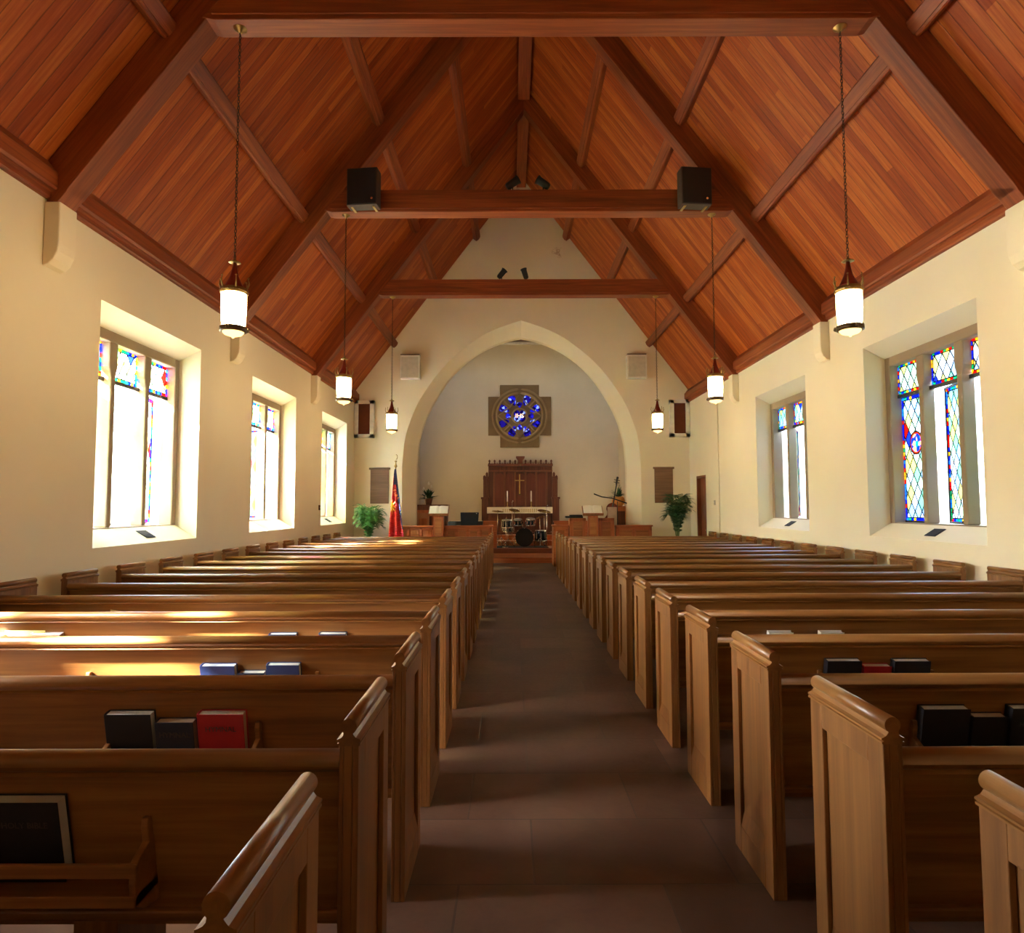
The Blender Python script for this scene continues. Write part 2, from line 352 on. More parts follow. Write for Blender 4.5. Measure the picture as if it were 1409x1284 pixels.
def text(body, name, m, size, parent, loc, rot, ext=0.001, align='CENTER'):
    cu = bpy.data.curves.new(name, 'FONT'); cu.body = body; cu.size = size; cu.extrude = ext; cu.align_x = align; cu.align_y = 'CENTER'
    t = bpy.data.objects.new(name+'_curve', cu); COL.objects.link(t)
    bpy.context.view_layer.update()
    me = bpy.data.meshes.new_from_object(t); bpy.data.objects.remove(t); bpy.data.curves.remove(cu)
    me.materials.append(MAT[m]); o = bpy.data.objects.new(name, me); COL.objects.link(o)
    o.parent = parent; o.location = loc; o.rotation_euler = rot; return o
ORD = ['first', 'second', 'third', 'fourth', 'fifth', 'sixth', 'seventh', 'eighth', 'ninth', 'tenth', 'eleventh', 'twelfth', 'thirteenth', 'fourteenth', 'fifteenth', 'sixteenth', 'seventeenth', 'eighteenth']

# ---------------------------------------------------------------- dimensions
WL, WR, XC = -4.64, 5.27, 0.315       # side wall faces, nave centre
YF, YB = 19.3, -4.0                   # chancel arch wall, rear wall
D = 4.33
TY = [6.56+D*k for k in (-1, 0, 1, 2)]   # far faces of the trusses
W0 = 7.28; WLEN = 2.39
FRAME = 0.31
SL = 1.325; AP = 11.16                 # underside of rafters: z = AP - SL*|x-XC|
def under(x, off=0.0): return AP-SL*abs(x-XC)+off   # off: vertical offset
CS = 1/math.sqrt(1+SL*SL)              # perpendicular -> vertical: off = p/CS

# ---------------------------------------------------------------- shell
o = B().box(WL-0.6, YB, -0.12, WR+0.6, 20.5, 0).build('floor', 'floor'); struct(o, 'dark reddish brown slate slab floor of the nave')
o = B().box(-45, -45, -0.62, 45, 70, -0.55).build('ground', 'ground'); struct(o, 'paved ground outside the building')

def side_wall(name, s, X, wins, door=None):
    b = B(); T = 0.60*s; zt = 5.9; z0, z1 = 1.264, 4.066
    b.box(X, YB-0.3, -0.1, X+T, (door[0] if door else 20.0), z0)
    if door:
        b.box(X, door[1], -0.1, X+T, 20.0, z0); b.box(X, door[1], z0, X+T, 20.0, zt)
        b.box(X, door[0], door[2], X+T, door[1], zt)
        end = door[0]
    else: end = 20.0
    b.box(X, YB-0.3, z1, X+T, end, zt)
    y = YB-0.3
    for w in wins:
        b.box(X, y, z0, X+T, w, z1)
        # sloping sill and head
        b.prism([(X, z0), (X+T, z0), (X+T, 1.465), (X+FRAME*s, 1.455)], 'y', w, w+WLEN)
        b.prism([(X, z1), (X+T, z1), (X+T, 3.885), (X+FRAME*s, 3.895)], 'y', w, w+WLEN)
        y = w+WLEN
    b.box(X, y, z0, X+T, end, z1)
    return struct(b.build(name, 'wall'), 'cream plastered side wall of the nave')
WINL = [2.15]+[W0+D*k for k in (0, 1, 2)]; WINR = [W0+D*k for k in (0, 1)]  # first left window is unseen, added and placed to throw sun on the pews
DOOR = (17.73, 18.63, 2.56)
side_wall('wall_left', -1, WL, WINL)
side_wall('wall_right', 1, WR, WINR, DOOR)

# gable polygon with arch
def resample(tab, n):
    P = [Vector(p) for p in tab]; L = [0]
    for a, b2 in zip(P, P[1:]): L.append(L[-1]+(b2-a).length)
    outp = []
    for i in range(n+1):
        d = L[-1]*i/n; k = max(j for j in range(len(L)) if L[j] <= d+1e-9); k = min(k, len(P)-2)
        t = (d-L[k])/(L[k+1]-L[k])
        p0 = P[max(k-1, 0)]; p1 = P[k]; p2 = P[k+1]; p3 = P[min(k+2, len(P)-1)]
        if k == 0: outp.append(p1.lerp(p2, t)); continue
        q = 0.5*((2*p1)+(p2-p0)*t+(2*p0-5*p1+4*p2-p3)*t*t+(3*p1-p0-3*p2+p3)*t**3)
        outp.append(q)
    return outp
inner = [(3.18, 2.9), (3.14, 3.5), (3.0, 4.1), (2.8, 4.62), (2.54, 5.09), (2.25, 5.53), (1.9, 5.93), (1.5, 6.27), (1.1, 6.52), (.72, 6.69), (.35, 6.81), (0, 6.88)]
outer = [(3.53, 2.9), (3.47, 3.65), (3.31, 4.22), (3.1, 4.74), (2.83, 5.20), (2.5, 5.66), (2.12, 6.08), (1.7, 6.44), (1.25, 6.77), (.82, 6.99), (.4, 7.15), (0, 7.28)]
def arch(tab):
    h = resample(tab, 26)
    r = [(p.x, p.y) for p in h]; r = [(tab[0][0], 0.0)]+r
    return [(XC-0.015-x, z) for x, z in r]+[(XC-0.015+x, z) for x, z in r[::-1][1:]]
AI, AO = arch(inner), arch(outer)
def gable(b, y, hole):
    o2 = len(b.v)
    pts = [(WL-0.5, 0), (WL-0.5, under(WL-0.5, .62)), (XC, AP+.62), (WR+0.5, under(WR+0.5, .62)), (WR+0.5, 0)]+hole[::-1]
    b.add([(x, y, z) for x, z in pts], [tuple(range(len(pts)))])
b = B(); gable(b, YF, AO); gable(b, 20.0, AI)
n = len(AI)
for (pa, ya, pb, yb_) in ((AO, YF, AI, 19.75), (AI, 19.75, AI, 20.0)):
    b.add([(x, ya, z) for x, z in pa]+[(x, yb_, z) for x, z in pb], [(i, i+1, n+i+1, n+i) for i in range(n-1)])
struct(b.build('wall_front', 'gable'), 'cream gable wall pierced by a pointed chancel arch')
b = B(); b.box(WL-0.5, YB-0.3, 0, WR+0.5, YB, 2.4).box(WL-0.5, YB-0.3, 2.4, XC-1.3, YB, 5.9).box(XC+1.3, YB-0.3, 2.4, WR+0.5, YB, 5.9).box(XC-1.3, YB-0.3, 5.2, XC+1.3, YB, 5.9)
b.prism([(WL-0.5, 5.9), (WR+0.5, 5.9), (XC, AP+1)], 'y', YB-0.3, YB)
struct(b.build('wall_back', 'wall'), 'cream rear wall of the nave')

# ceiling boards (both slopes)
def slopeprof(p0, p1, s, x0=None, x1=0.0):
    # section of slab between perpendicular offsets p0,p1 above rafter underside, for side s (-1,+1), dx from x1 (ridge) to x0
    pts = []
    for dx, p in ((x1, p0), (x0, p0), (x0, p1), (x1, p1)):
        pts.append((XC+s*dx, AP-SL*dx+p/CS))
    return pts
b = B()
for s in (-1, 1): b.prism(slopeprof(0.34, 0.44, s, 5.55), 'y', YB-0.2, YF+0.05)
struct(b.build('ceiling', 'ceil'), 'steep ceiling of orange brown tongue and groove boards')
# cornices
for nm, s, X in (('trim_1', 1, WL), ('trim_2', -1, WR)):
    b = B()
    b.prism([(X, 4.79), (X+s*.04, 4.79), (X+s*.055, 4.81), (X+s*.055, 4.86), (X+s*.075, 4.875), (X, 4.875)], 'y', YB, YF)
    b.prism([(X, 4.875), (X+s*.10, 4.875), (X+s*.12, 4.90), (X+s*.12, 5.05), (X+s*.09, 5.08), (X, 5.2)], 'y', YB, YF)
    struct(b.build(nm, 'beam_y'), 'moulded wooden cornice along the %s wall' % ('left' if s == 1 else 'right'))

# trusses
TN = ['roof truss nearest the camera, above the frame', 'front roof truss carrying the nearest pair of lanterns', 'middle roof truss with two dark speakers and spotlights on it', 'far roof truss nearest the chancel arch']
XFOOT = 4.83
for i, y1 in enumerate(TY):
    t = thing('roof_truss', TN[i], 'roof truss', (XC, y1-0.1, AP), group='roof trusses')
    for s in (-1, 1):
        b = B()
        # rafter: underside line from foot to apex
        dx0 = XFOOT+0.02
        X_w = (XC-WL-0.01) if s < 0 else (WR-XC-0.01)
        pts = [(0, AP), (XFOOT, AP-SL*XFOOT), (X_w, AP-SL*XFOOT), (X_w, AP-SL*X_w+0.345/CS), (0, AP+0.345/CS)]
        b.prism([(s*u, v-AP) for u, v in pts], 'y', -0.11, 0.14)
        b.prism([(s*u, v-AP+0.0) for u, v in [(0.05, AP-SL*0.05-0.0), (4.75, AP-SL*4.75), (4.72, AP-SL*4.72+0.05), (0.05, AP-SL*0.05+0.05)]], 'y', -0.118, 0.148)
        b.build('rafter', 'rafter_r' if s > 0 else 'rafter_l', t, bevel=0.008)
    b = B(); hl = 3.44
    z0c, z1c = 6.64-AP, 7.02-AP
    b.prism([(-hl, z0c+0.03), (-hl+0.12, z0c), (hl-0.12, z0c), (hl, z0c+0.03), (hl-0.33, z1c), (-hl+0.33, z1c)], 'y', -0.13, 0.13)
    b.box(-hl+0.1, -0.14, z0c+.055, hl-0.1, 0.14, z0c+.075)
    b.build('collar_beam', 'beam_x', t, bevel=0.012)
# ridge beam
tag(B().box(-0.14, YB, -0.14, 0.14, YF, 0.2).build('ridge_beam', 'beam_y', loc=(XC, 0, AP+0.36)), 'long wooden ridge beam at the apex of the ceiling', 'roof beam')
# purlins
PN = {3.86: 'lowest', 2.6: 'middle', 1.4: 'uppermost'}
bays = [(TY[0]+.04, TY[1]-.21, 'cut by the top edge of the photo'), (TY[1]+.04, TY[2]-.21, 'between the front and middle trusses'), (TY[2]+.04, TY[3]-.21, 'between the middle and far trusses'), (TY[3]+.04, YF, 'between the far truss and the arch wall')]
ang = math.atan(SL)
for dx, pn in PN.items():
    for s in (-1, 1):
        for ya, yb_, bn in bays:
            c = Vector((XC+s*dx, AP-SL*dx+0.34/CS)); u = Vector((s*CS, -SL*CS)); nn = Vector((-s*SL*CS, -CS))  # down slope, inward normal
            def Q(a, d): p = u*a+nn*d; return (p.x, p.y)
            b = B(); L = yb_-ya
            b.prism([Q(-.10, -.01), Q(.10, -.01), Q(.10, .12), Q(.085, .135), Q(.055, .135), Q(.055, .15), Q(-.055, .15), Q(-.055, .135), Q(-.085, .135), Q(-.10, .12)], 'y', 0, L)
            o = b.build('roof_purlin', 'beam_y', loc=(c.x, ya, c.y))
            tag(o, '%s roof purlin on the %s slope, %s' % (pn, 'left' if s < 0 else 'right', bn), 'roof beam', 'purlins between the trusses')

# plaster corbels under the truss feet
CN = ['front', 'middle', 'far']
for i, y1 in enumerate(TY[1:]):
    for s, X in ((1, WL), (-1, WR)):
        pr = [(0, 0), (s*.155, 0), (s*.155, -.42), (s*.145, -.50), (s*.11, -.58), (s*.06, -.63), (0, -.65)]
        o = B().prism(pr, 'y', -0.13, 0.13).build('wall_corbel', 'wall', loc=(X, y1-0.09, AP-SL*XFOOT), bevel=0.012)
        tag(o, 'rounded cream plaster corbel on the %s wall under the %s truss foot' % ('left' if s > 0 else 'right', CN[i]), 'corbel', 'wall corbels under the trusses')

# ---------------------------------------------------------------- windows
JA, MU = 0.12, 0.17
LW = (WLEN-2*JA-2*MU)/3
ZB, ZT, ZM = 1.455, 3.895, 3.31
PU = pane_mat('stained_glass_upper', LW+.02, ZT-.125-ZM-.025)
PLM = pane_mat('stained_glass_lower', LW+.01, ZM-ZB-.015-.06)
PMM = pane_mat('stained_glass_medallion', LW+.01, ZM-ZB-.015-.06, True)
def window(num, s, X, y0, opens):
    # s=-1 left wall, +1 right wall ; opens: casement angle for the three lights (near to far)
    root = bpy.data.objects.new('window_%d' % num, None); COL.objects.link(root); root.location = (X+s*FRAME, y0, 0); root['kind'] = 'structure'
    side = 'left' if s < 0 else 'right'
    b = B(); d0, d1 = 0.0, s*0.20
    b.box(d0, 0, ZB-0.02, d1, JA, ZT+0.02).box(d0, WLEN-JA, ZB-0.02, d1, WLEN, ZT+0.02)
    b.box(d0, JA, ZT-0.13, d1, WLEN-JA, ZT+0.02).box(d0, JA, ZB-0.02, d1, WLEN-JA, ZB+0.015)
    b.build('stone_frame', 'stone', root, bevel=0.02)
    for k in (1, 2):
        ya = JA+k*LW+(k-1)*MU
        b = B(); m_ = ya+MU/2; hw = MU/2
        zz = 3.46
        b.prism([(m_-hw*.55, ZB+.015), (m_+hw*.55, ZB+.015), (m_+hw*.55, zz-.12), (m_+hw, zz), (m_+hw, ZT-.12), (m_-hw, ZT-.12), (m_-hw, zz), (m_-hw*.55, zz-.12)], 'x', s*0.015, s*0.185)
        b.build('mullion', 'stone', root, bevel=0.018)
    g = s*0.13
    for k in range(3):
        ya = JA+k*(LW+MU)
        b = B().box(g-.02, ya-.04, ZM-.025, g+.02, ya+LW+.04, ZM+.025); b.build('transom', 'iron', root)
        p = B().box(-.004, 0, 0, .004, LW+.02, ZT-.125-ZM-.025).build('upper_pane', PU, root, (g, ya-.01, ZM+.025))
        # casement hinged on the side nearer the camera
        a = opens[k]
        hh = ZM-ZB-.015
        c = bpy.data.objects.new('casement', None); COL.objects.link(c); c.parent = root
        c.location = (s*0.17, ya-.035, ZB+.015); c.rotation_euler = (0, 0, -s*R(a))
        W = LW+.07
        f = B().box(-.016, 0, 0, .016, .03, hh).box(-.016, W-.03, 0, .016, W, hh).box(-.016, .03, 0, .016, W-.03, .03).box(-.016, .03, hh-.03, .016, W-.03, hh)
        f.build('casement_frame', 'iron', c)
        pm = PMM if k == 2 else PLM
        B().box(-.004, 0, 0, .004, LW-.04+.05, hh-.06).build('leaded_pane', pm, c, (0, .03, .03))
        # stay arm at the bottom
        if a > 0:
            B().tube([(s*0.12, ya+.10, ZB+.025), (s*.05, ya+.02, ZB+.05), (s*0.10, ya-.01, ZB+.09)], .006, 6).build('window_stay', 'iron', root)
    return root
WNUM = 1
for y, op in zip(WINL, ([80, 80, 80], [24, 22, 14], [62, 62, 62], [8, 8, 8])):
    window(WNUM, -1, WL, y, op); WNUM += 1
for y, op in zip(WINR, ([12, 12, 0], [30, 30, 30])):
    window(WNUM, 1, WR, y, op); WNUM += 1
# sill vents
def sill_vent(X, s, y, label):
    sl = math.atan((1.455-1.264)/FRAME)
    b = B().box(-.085, -.11, 0, .085, .11, .006)
    for k in range(6): b.box(-.075+.027*k, -.10, .006, -.06+.027*k, .10, .012)
    o = b.build('sill_vent', 'vent', loc=(X+s*.16, y, 1.264+.16*math.tan(sl)+.002), rot=(0, -s*sl, 0))
    tag(o, label, 'vent', 'iron vents in the window sills')
sill_vent(WL, -1, 8.62, 'dark iron vent plate set in the sill of the nearest left window')
sill_vent(WL, -1, 17.15, 'dark iron vent plate set in the sill of the farthest left window')
sill_vent(WR, 1, 8.42, 'dark iron vent plate set in the sill of the near right window')
sill_vent(WR, 1, 12.78, 'dark iron vent plate set in the sill of the farther right window')

# door in the right wall near the chancel
d = bpy.data.objects.new('door_1', None); COL.objects.link(d); d.location = (WR, DOOR[0], 0); struct(d)
DW = DOOR[1]-DOOR[0]
B().box(.0, 0, 0, .16, .07, DOOR[2]).box(.0, DW-.07, 0, .16, DW, DOOR[2]).box(0, 0, DOOR[2]-.07, .16, DW, DOOR[2]).build('door_frame', 'door', d, bevel=.006)
b = B().box(.10, .07, .01, .15, DW-.07, DOOR[2]-.07)
for z0, z1 in ((.2, .95), (1.15, 2.3)): b.box(.09, .17, z0, .10, DW-.17, z1)
sl = b.build('door_leaf', 'door', d, bevel=.004)
B().tube([(.10, .15, 1.05), (.05, .15, 1.05), (.04, .26, 1.05)], .011, 8).build('door_handle', 'brass', sl)
# conduit pipe + thermostat on right wall
tag(B().tube([(0, 0, 0), (0, 0, 4.8)], .014, 8).build('conduit_pipe', 'wall', loc=(WR-.016, 16.57, 0)), 'thin painted vertical pipe on the right wall', 'pipe')
t = thing('thermostat', 'small beige thermostat box on the right wall beside the door', 'thermostat', (WR, 16.95, 1.80))
B().box(-.03, -.04, -.06, 0, .04, .06).build('case', 'grille', t, bevel=.004); B().lathe([(.018, 0), (.018, .008)], 12).build('dial', 'white', t, (-.03, 0, .01), (0, -math.pi/2, 0))
t = thing('wall_switch', 'small dark switch box on the left wall before the farthest window', 'switch', (WL, 15.78, 1.70))
B().box(0, -.035, -.06, .03, .035, .06).build('case', 'bronze', t, bevel=.004); B().box(.03, -.008, -.015, .04, .008, .015).build('toggle', 'white', t)

# ---------------------------------------------------------------- chancel
b = B()
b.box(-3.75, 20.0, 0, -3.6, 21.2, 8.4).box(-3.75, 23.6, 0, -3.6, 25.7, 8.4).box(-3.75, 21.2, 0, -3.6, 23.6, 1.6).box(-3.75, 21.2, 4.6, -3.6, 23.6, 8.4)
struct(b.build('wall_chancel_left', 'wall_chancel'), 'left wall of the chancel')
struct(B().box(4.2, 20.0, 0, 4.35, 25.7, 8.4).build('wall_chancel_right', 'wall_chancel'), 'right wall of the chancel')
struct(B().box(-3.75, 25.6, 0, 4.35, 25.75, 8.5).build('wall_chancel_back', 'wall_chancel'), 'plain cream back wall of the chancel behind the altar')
struct(B().box(-3.75, 20.0, 8.25, 4.35, 25.75, 8.4).build('ceiling_chancel', 'dark_z'), 'dark wooden ceiling over the chancel')
struct(B().box(-3.6, 25.48, 8.12, 4.2, 25.6, 8.18).build('trim_3', 'white'), 'white strip at the top of the chancel back wall')
struct(B().box(-3.6, 20.0, 0, 4.2, 21.9, .16).box(-3.6, 20.45, 0, 4.2, 20.5, .16).build('floor_chancel', 'choir_x', bevel=.0), 'low orange brown wooden step into the chancel')
struct(B().box(-3.6, 21.9, 0, 4.2, 25.6, .32).build('floor_chancel_upper', 'rug'), 'raised chancel platform in dark red brown')
wn_ = bpy.data.objects.new('window_7', None); COL.objects.link(wn_); wn_.location = (-3.7, 21.2, 1.6); struct(wn_)  # unseen window added to light the chancel from the left
B().box(-.02, 0, 0, .02, .06, 3.0).box(-.02, 2.34, 0, .02, 2.4, 3.0).box(-.02, 1.17, 0, .02, 1.23, 3.0).box(-.02, 0, 0, .02, 2.4, .06).box(-.02, 0, 2.94, .02, 2.4, 3.0).build('window_frame', 'iron', wn_)
m, nt, out = mat('added_frosted_glass'); tl = N(nt, 'ShaderNodeBsdfTranslucent'); tl.inputs[0].default_value = (.22, .19, .115, 1); nt.links.new(tl.outputs[0], out.inputs[0]); MAT['frost'] = m
m, nt, out = mat('added_rear_frosted_glass'); tl = N(nt, 'ShaderNodeBsdfTranslucent'); tl.inputs[0].default_value = (.17, .135, .085, 1); nt.links.new(tl.outputs[0], out.inputs[0]); MAT['frost2'] = m
B().box(-.004, .03, .03, .004, 2.37, 2.97).build('frosted_pane', 'frost', wn_)

bw = bpy.data.objects.new('window_9', None); COL.objects.link(bw); bw.location = (XC-1.3, YB-.2, 2.4); struct(bw)  # unseen rear window added to brighten the near pew backs
b = B()
for x in (0, .84, 1.70, 2.54): b.box(x, -.03, 0, x+.06, .03, 2.8)
b.box(0, -.03, 0, 2.6, .03, .06).box(0, -.03, 2.74, 2.6, .03, 2.8).build('window_frame', 'iron', bw)
B().box(.03, -.004, .03, 2.57, .004, 2.77).build('frosted_pane', 'frost2', bw)
# rose window
rw = bpy.data.objects.new('window_8', None); COL.objects.link(rw); rw.location = (XC+.01, 25.6, 5.262); struct(rw)
a_, c_ = 1.235, .765
cross = [(-c_, -a_), (c_, -a_), (c_, -c_-.05), (a_, -c_), (a_, c_), (c_+.0, c_), (c_, a_), (-c_, a_), (-c_, c_), (-a_, c_), (-a_, -c_), (-c_, -c_)]
cross[2] = (c_, -c_)
B().prism(cross, 'y', -.07, 0).build('stone_surround', 'tracery', rw, bevel=.012)
def ring(r0, z=-.09, rr=.03, n=64): return [(r0*math.cos(2*math.pi*k/n), z, r0*math.sin(2*math.pi*k/n)) for k in range(n)]
b = B()
b.tube(ring(1.06), .045, 6, True).tube(ring(.90), .05, 6, True).tube(ring(.30), .03, 6, True)
pts = []
for k in range(4):
    a = R(90*k)
    for (r, da) in ((.86, 0), (.52, 45)): pts.append((r*math.cos(a+R(da)), -.09, r*math.sin(a+R(da))))
b.tube(pts, .035, 6, True)
for k in range(4):
    a = R(45+90*k); c0, s0 = math.cos(a), math.sin(a)
    b.tube([(.5*c0, -.09, .5*s0), (.87*c0, -.09, .87*s0)], .035, 6)
pts = []
for k in range(8):
    a = R(45*k+0); r = .44 if k % 2 else .62
    pts.append((r*math.cos(a), -.09, r*math.sin(a)))
for k in range(4):
    a = R(90*k); p = []
    for j in range(-4, 5): p.append((.86*math.cos(a+R(j*11.2))*(.56+.44*abs(j)/4), -.09, .86*math.sin(a+R(j*11.2))*(.56+.44*abs(j)/4)))
MAT['ribs'] = plaster('tracery_rib_stone', (0.26, 0.175, 0.08), (0.34, 0.24, 0.12), 0.5)
b.build('tracery', 'ribs', rw)
b = B()
def blob(cx, cz, a, L, w, n=14, y=-.078):
    P = []
    for k in range(n):
        t = 2*math.pi*k/n; u = L*math.cos(t); v = w*math.sin(t)*(1-.45*math.cos(t)*-1)
        P.append((cx+u*math.cos(a)-v*math.sin(a), cz+u*math.sin(a)+v*math.cos(a)))
    b.prism(P, 'y', y, y+.01)
for k in range(4):
    for da in (-22, 22):
        a = R(45+90*k+da*.95); blob(.665*math.cos(a), .665*math.sin(a), a, .225, .135)
    a = R(90*k); blob(.44*math.cos(a), .44*math.sin(a), a, .11, .10)
    a = R(45+90*k); blob(.135*math.cos(a), .135*math.sin(a), a, .125, .11)
b.build('blue_glass', 'blueglass', rw)
MAT['ihs'] = emis('lettering_glass', (1.0, .62, .42), .8)  # lettering glows by emission in place of daylight behind it
text('IHS', 'lettering', 'ihs', .24, rw, (0, -.095, 0), (R(90), 0, 0))

# reredos
t = thing('reredos', 'carved dark wooden altar screen with a crested top on the chancel back wall', 'altar screen', (XC+.03, 25.55, .32))
b = B(); z_ = lambda z: z-.32
b.box(-1.24, -.12, 0, 1.24, 0, z_(3.34)); b.build('back_panel', 'dark_z', t)
b = B()
for k in range(5):
    x0 = -1.02+k*.408+.03; x1 = x0+.348
    zb, ztp = z_(1.75), z_(3.0)
    arc = [(x0, zb), (x1, zb), (x1, ztp-.12)]+[(x0+(x1-x0)*(.5+.5*math.cos(a)), ztp-.12+.12*math.sin(a)) for a in (R(30), R(60), R(90), R(120), R(150))]+[(x0, ztp-.12)]
    b.prism(arc, 'y', -.135, -.12)
MAT['panel_red'] = wood('reredos_panel', (0.09, .017, .008), (.135, .026, .011), (.17, .04, .015), 'z', .4)
b.build('inset_panel', 'panel_red', t)
b = B()
for k in range(6):
    x = -1.02+k*.408; b.prism([(x-.035, z_(1.7)), (x+.035, z_(1.7)), (x+.035, z_(3.06)), (x-.035, z_(3.06))], 'y', -.18, -.12)
b.box(-1.24, -.24, z_(3.06), 1.24, -.1, z_(3.12)).box(-1.26, -.26, z_(3.28), 1.26, -.1, z_(3.36)).box(-1.24, -.2, z_(1.6), 1.24, -.1, z_(1.7))
MAT['mid_z'] = wood('reredos_moulding', (0.09, .022, .009), (.15, .042, .016), (.21, .07, .026), 'z', .4)
b.build('moulding', 'mid_z', t, bevel=.006)
b = B().box(-1.24, -.2, z_(3.355), 1.24, -.14, z_(3.375))
for k in range(13):
    if k == 6: continue
    x = -1.2+k*.2
    b.prism([(x-.05, z_(3.36)), (x+.05, z_(3.36)), (x+.02, z_(3.43)), (x+.045, z_(3.48)), (x, z_(3.54)), (x-.045, z_(3.48)), (x-.02, z_(3.43))], 'y', -.2, -.14)
    if k < 12: b.prism([(x+.07, z_(3.36)), (x+.13, z_(3.36)), (x+.10, z_(3.42))], 'y', -.2, -.14)
b.build('cresting', 'dark_z', t)
for s in (-1, 1):
    for dx, zz in ((1.30, 2.98), (1.40, 2.86)):
        B().prism([(s*(dx)-.05, z_(zz-.1)), (s*dx+.05, z_(zz-.1)), (s*dx+.045, z_(zz+.02)), (s*dx, z_(zz+.08)), (s*dx-.045, z_(zz+.02))], 'y', -.2, -.14).build('pinnacle', 'dark_z', t)
b = B().prism([(-.09, z_(3.36)), (.09, z_(3.36)), (.09, z_(3.5)), (.17, z_(3.60)), (.17, z_(3.66)), (-.17, z_(3.66)), (-.17, z_(3.60)), (-.09, z_(3.5))], 'y', -.3, -.12)
b.build('crown_bracket', 'mid_z', t, bevel=.01)
b = B().box(-.03, -.29, z_(3.28), .03, -.26, z_(3.5)).box(-.09, -.29, z_(3.37), .09, -.26, z_(3.43)); b.build('carved_cross', 'tracery', t)
for s in (-1, 1):
    b = B().box(s*1.24, -.2, 0, s*1.44, 0, z_(2.88)).box(s*1.22, -.24, 0, s*1.50, 0, z_(2.02)).box(s*1.20, -.26, z_(2.0), s*1.53, 0, z_(2.08))
    for k in range(2): b.box(s*(1.27+.09*k), -.215, z_(2.15), s*(1.31+.09*k), -.2, z_(2.8))
    b.build('side_pier', 'dark_z', t, bevel=.008)
# cross on the reredos
t = thing('altar_cross', 'slim brass cross hanging in the middle of the altar screen', 'cross', (XC, 25.34, 2.20))
B().box(-.022, -.02, 0, .022, .02, .76).box(-.18, -.02, .50, .18, .02, .54).build('cross_bar', 'brass', t, bevel=.006)
B().box(-.05, -.03, -.04, .05, .05, .0).build('mount', 'bronze', t)
# altar dais + altar
struct(B().box(-1.7, 23.3, .32, 2.3, 25.3, .5).box(-1.4, 23.75, .5, 2.0, 25.3, .68).build('trim_4', 'choir_x', bevel=.01), 'wooden altar steps')
t = thing('altar', 'wooden altar table covered by a pale cloth below the altar screen', 'altar', (XC-.01, 24.75, .68))
b = B().box(-1.15, -.3, 0, 1.15, .3, .95).box(-1.22, -.35, 0, 1.22, .33, .08)
for k in range(4): b.box(-1.05+k*.54, -.315, .15, -.57+k*.54, -.3, .72)
b.build('altar_body', 'dark_z', t, bevel=.01)
c = B().box(-1.22, -.37, .985, 1.22, .34, 1.01).box(-1.22, -.38, .78, 1.22, -.365, 1.005).build('altar_cloth', 'linen', t, bevel=.004)
B().box(-1.22, -.36, .95, 1.22, .34, .985).build('table_top', 'choir_x', t)
b = B()
for k in range(17):
    x = -.62+k*.0775; b.prism([(x-.025, .85), (x, .82), (x+.025, .85), (x+.01, .87), (x+.025, .93), (x, .955), (x-.025, .93), (x-.01, .88)], 'y', -.384, -.38)
b.build('embroidery', 'gold', c)
for x, nm in ((-.16, 'left'), (.74, 'right')):
    t = thing('altar_candle', 'tall white candle on the %s half of the altar' % nm, 'candle', (x, 24.7, 1.69), group='altar candles')
    B().lathe([(.05, 0), (.055, .015), (.02, .03), (.012, .07), (.02, .12), (.012, .16), (.03, .20), (.03, .21)], 16).build('candlestick', 'brass', t)
    B().lathe([(.026, .21), (.026, .60), (.004, .61), (.004, .625)], 14).build('wax', 'candle', t)

# choir rails
def panelled(b, pb, x0, x1, z0, z1, y, n, fr=.07):
    # frame members protruding toward -y, with recessed panels
    b.box(x0, y, z0, x1, y+.06, z1)
    w = (x1-x0-fr)/n
    b.box(x0, y-.025, z1-fr, x1, y, z1).box(x0, y-.025, z0, x1, y, z0+.12)
    for k in range(n+1): b.box(x0+k*w, y-.025, z0, x0+k*w+fr, y, z1)
    for k in range(n):
        cx = x0+fr+k*w+(w-fr)/2; hw = (w-fr)/2-.03; zc = (z0+.12+z1-fr)/2; hh = (z1-fr-z0-.12)/2-.03
        pb.box(cx-hw, y-.012, zc-hh, cx+hw, y, zc+hh)
        for q in range(3):
            zz = zc+hh-.06-q*.12
            pb.lathe([(.045, 0), (.03, .012), (.0, .016)], 10, cx, 0, 0) if False else pb.prism([(cx-.05, zz-.03), (cx+.05, zz-.03), (cx+.03, zz), (cx+.05, zz+.03), (cx, zz+.02), (cx-.05, zz+.03), (cx-.03, zz)], 'y', y-.02, y-.012)
def choir_rail(x0, x1, n, y, label, ret=None):
    t = thing('choir_rail', label, 'rail', ((x0+x1)/2, y, 0)); cx = (x0+x1)/2
    b = B(); pb = B(); panelled(b, pb, x0-cx, x1-cx, 0, 1.13, 0, n)
    if ret: # end post on the aisle side running back
        b.box(ret[0]-cx, 0, 0, ret[1]-cx, ret[2], 1.13)
    b.build('rail_frame', 'choir_x', t, bevel=.006); pb.build('carved_panel', 'burl', t)
    c = B().box(x0-cx-.03, -.05, 1.13, x1-cx+.03, .10, 1.175)
    if ret: c.box(ret[0]-cx-.02, 0, 1.13, ret[1]-cx+.02, ret[2], 1.175)
    c.build('top_rail', 'choir_x', t, bevel=.01)
choir_rail(-3.35, -2.21, 3, 18.85, 'orange brown carved choir rail to the left of the left reading desk')
choir_rail(-1.93, -.57, 4, 18.85, 'orange brown carved choir rail between the left reading desk and the aisle', (-.66, -.57, .75))
choir_rail(1.20, 1.61, 1, 18.85, 'short carved choir rail beside the aisle on the right', (1.20, 1.29, .75))
choir_rail(2.99, 4.02, 2, 18.85, 'carved choir rail under the right wall speaker, right of the desks')
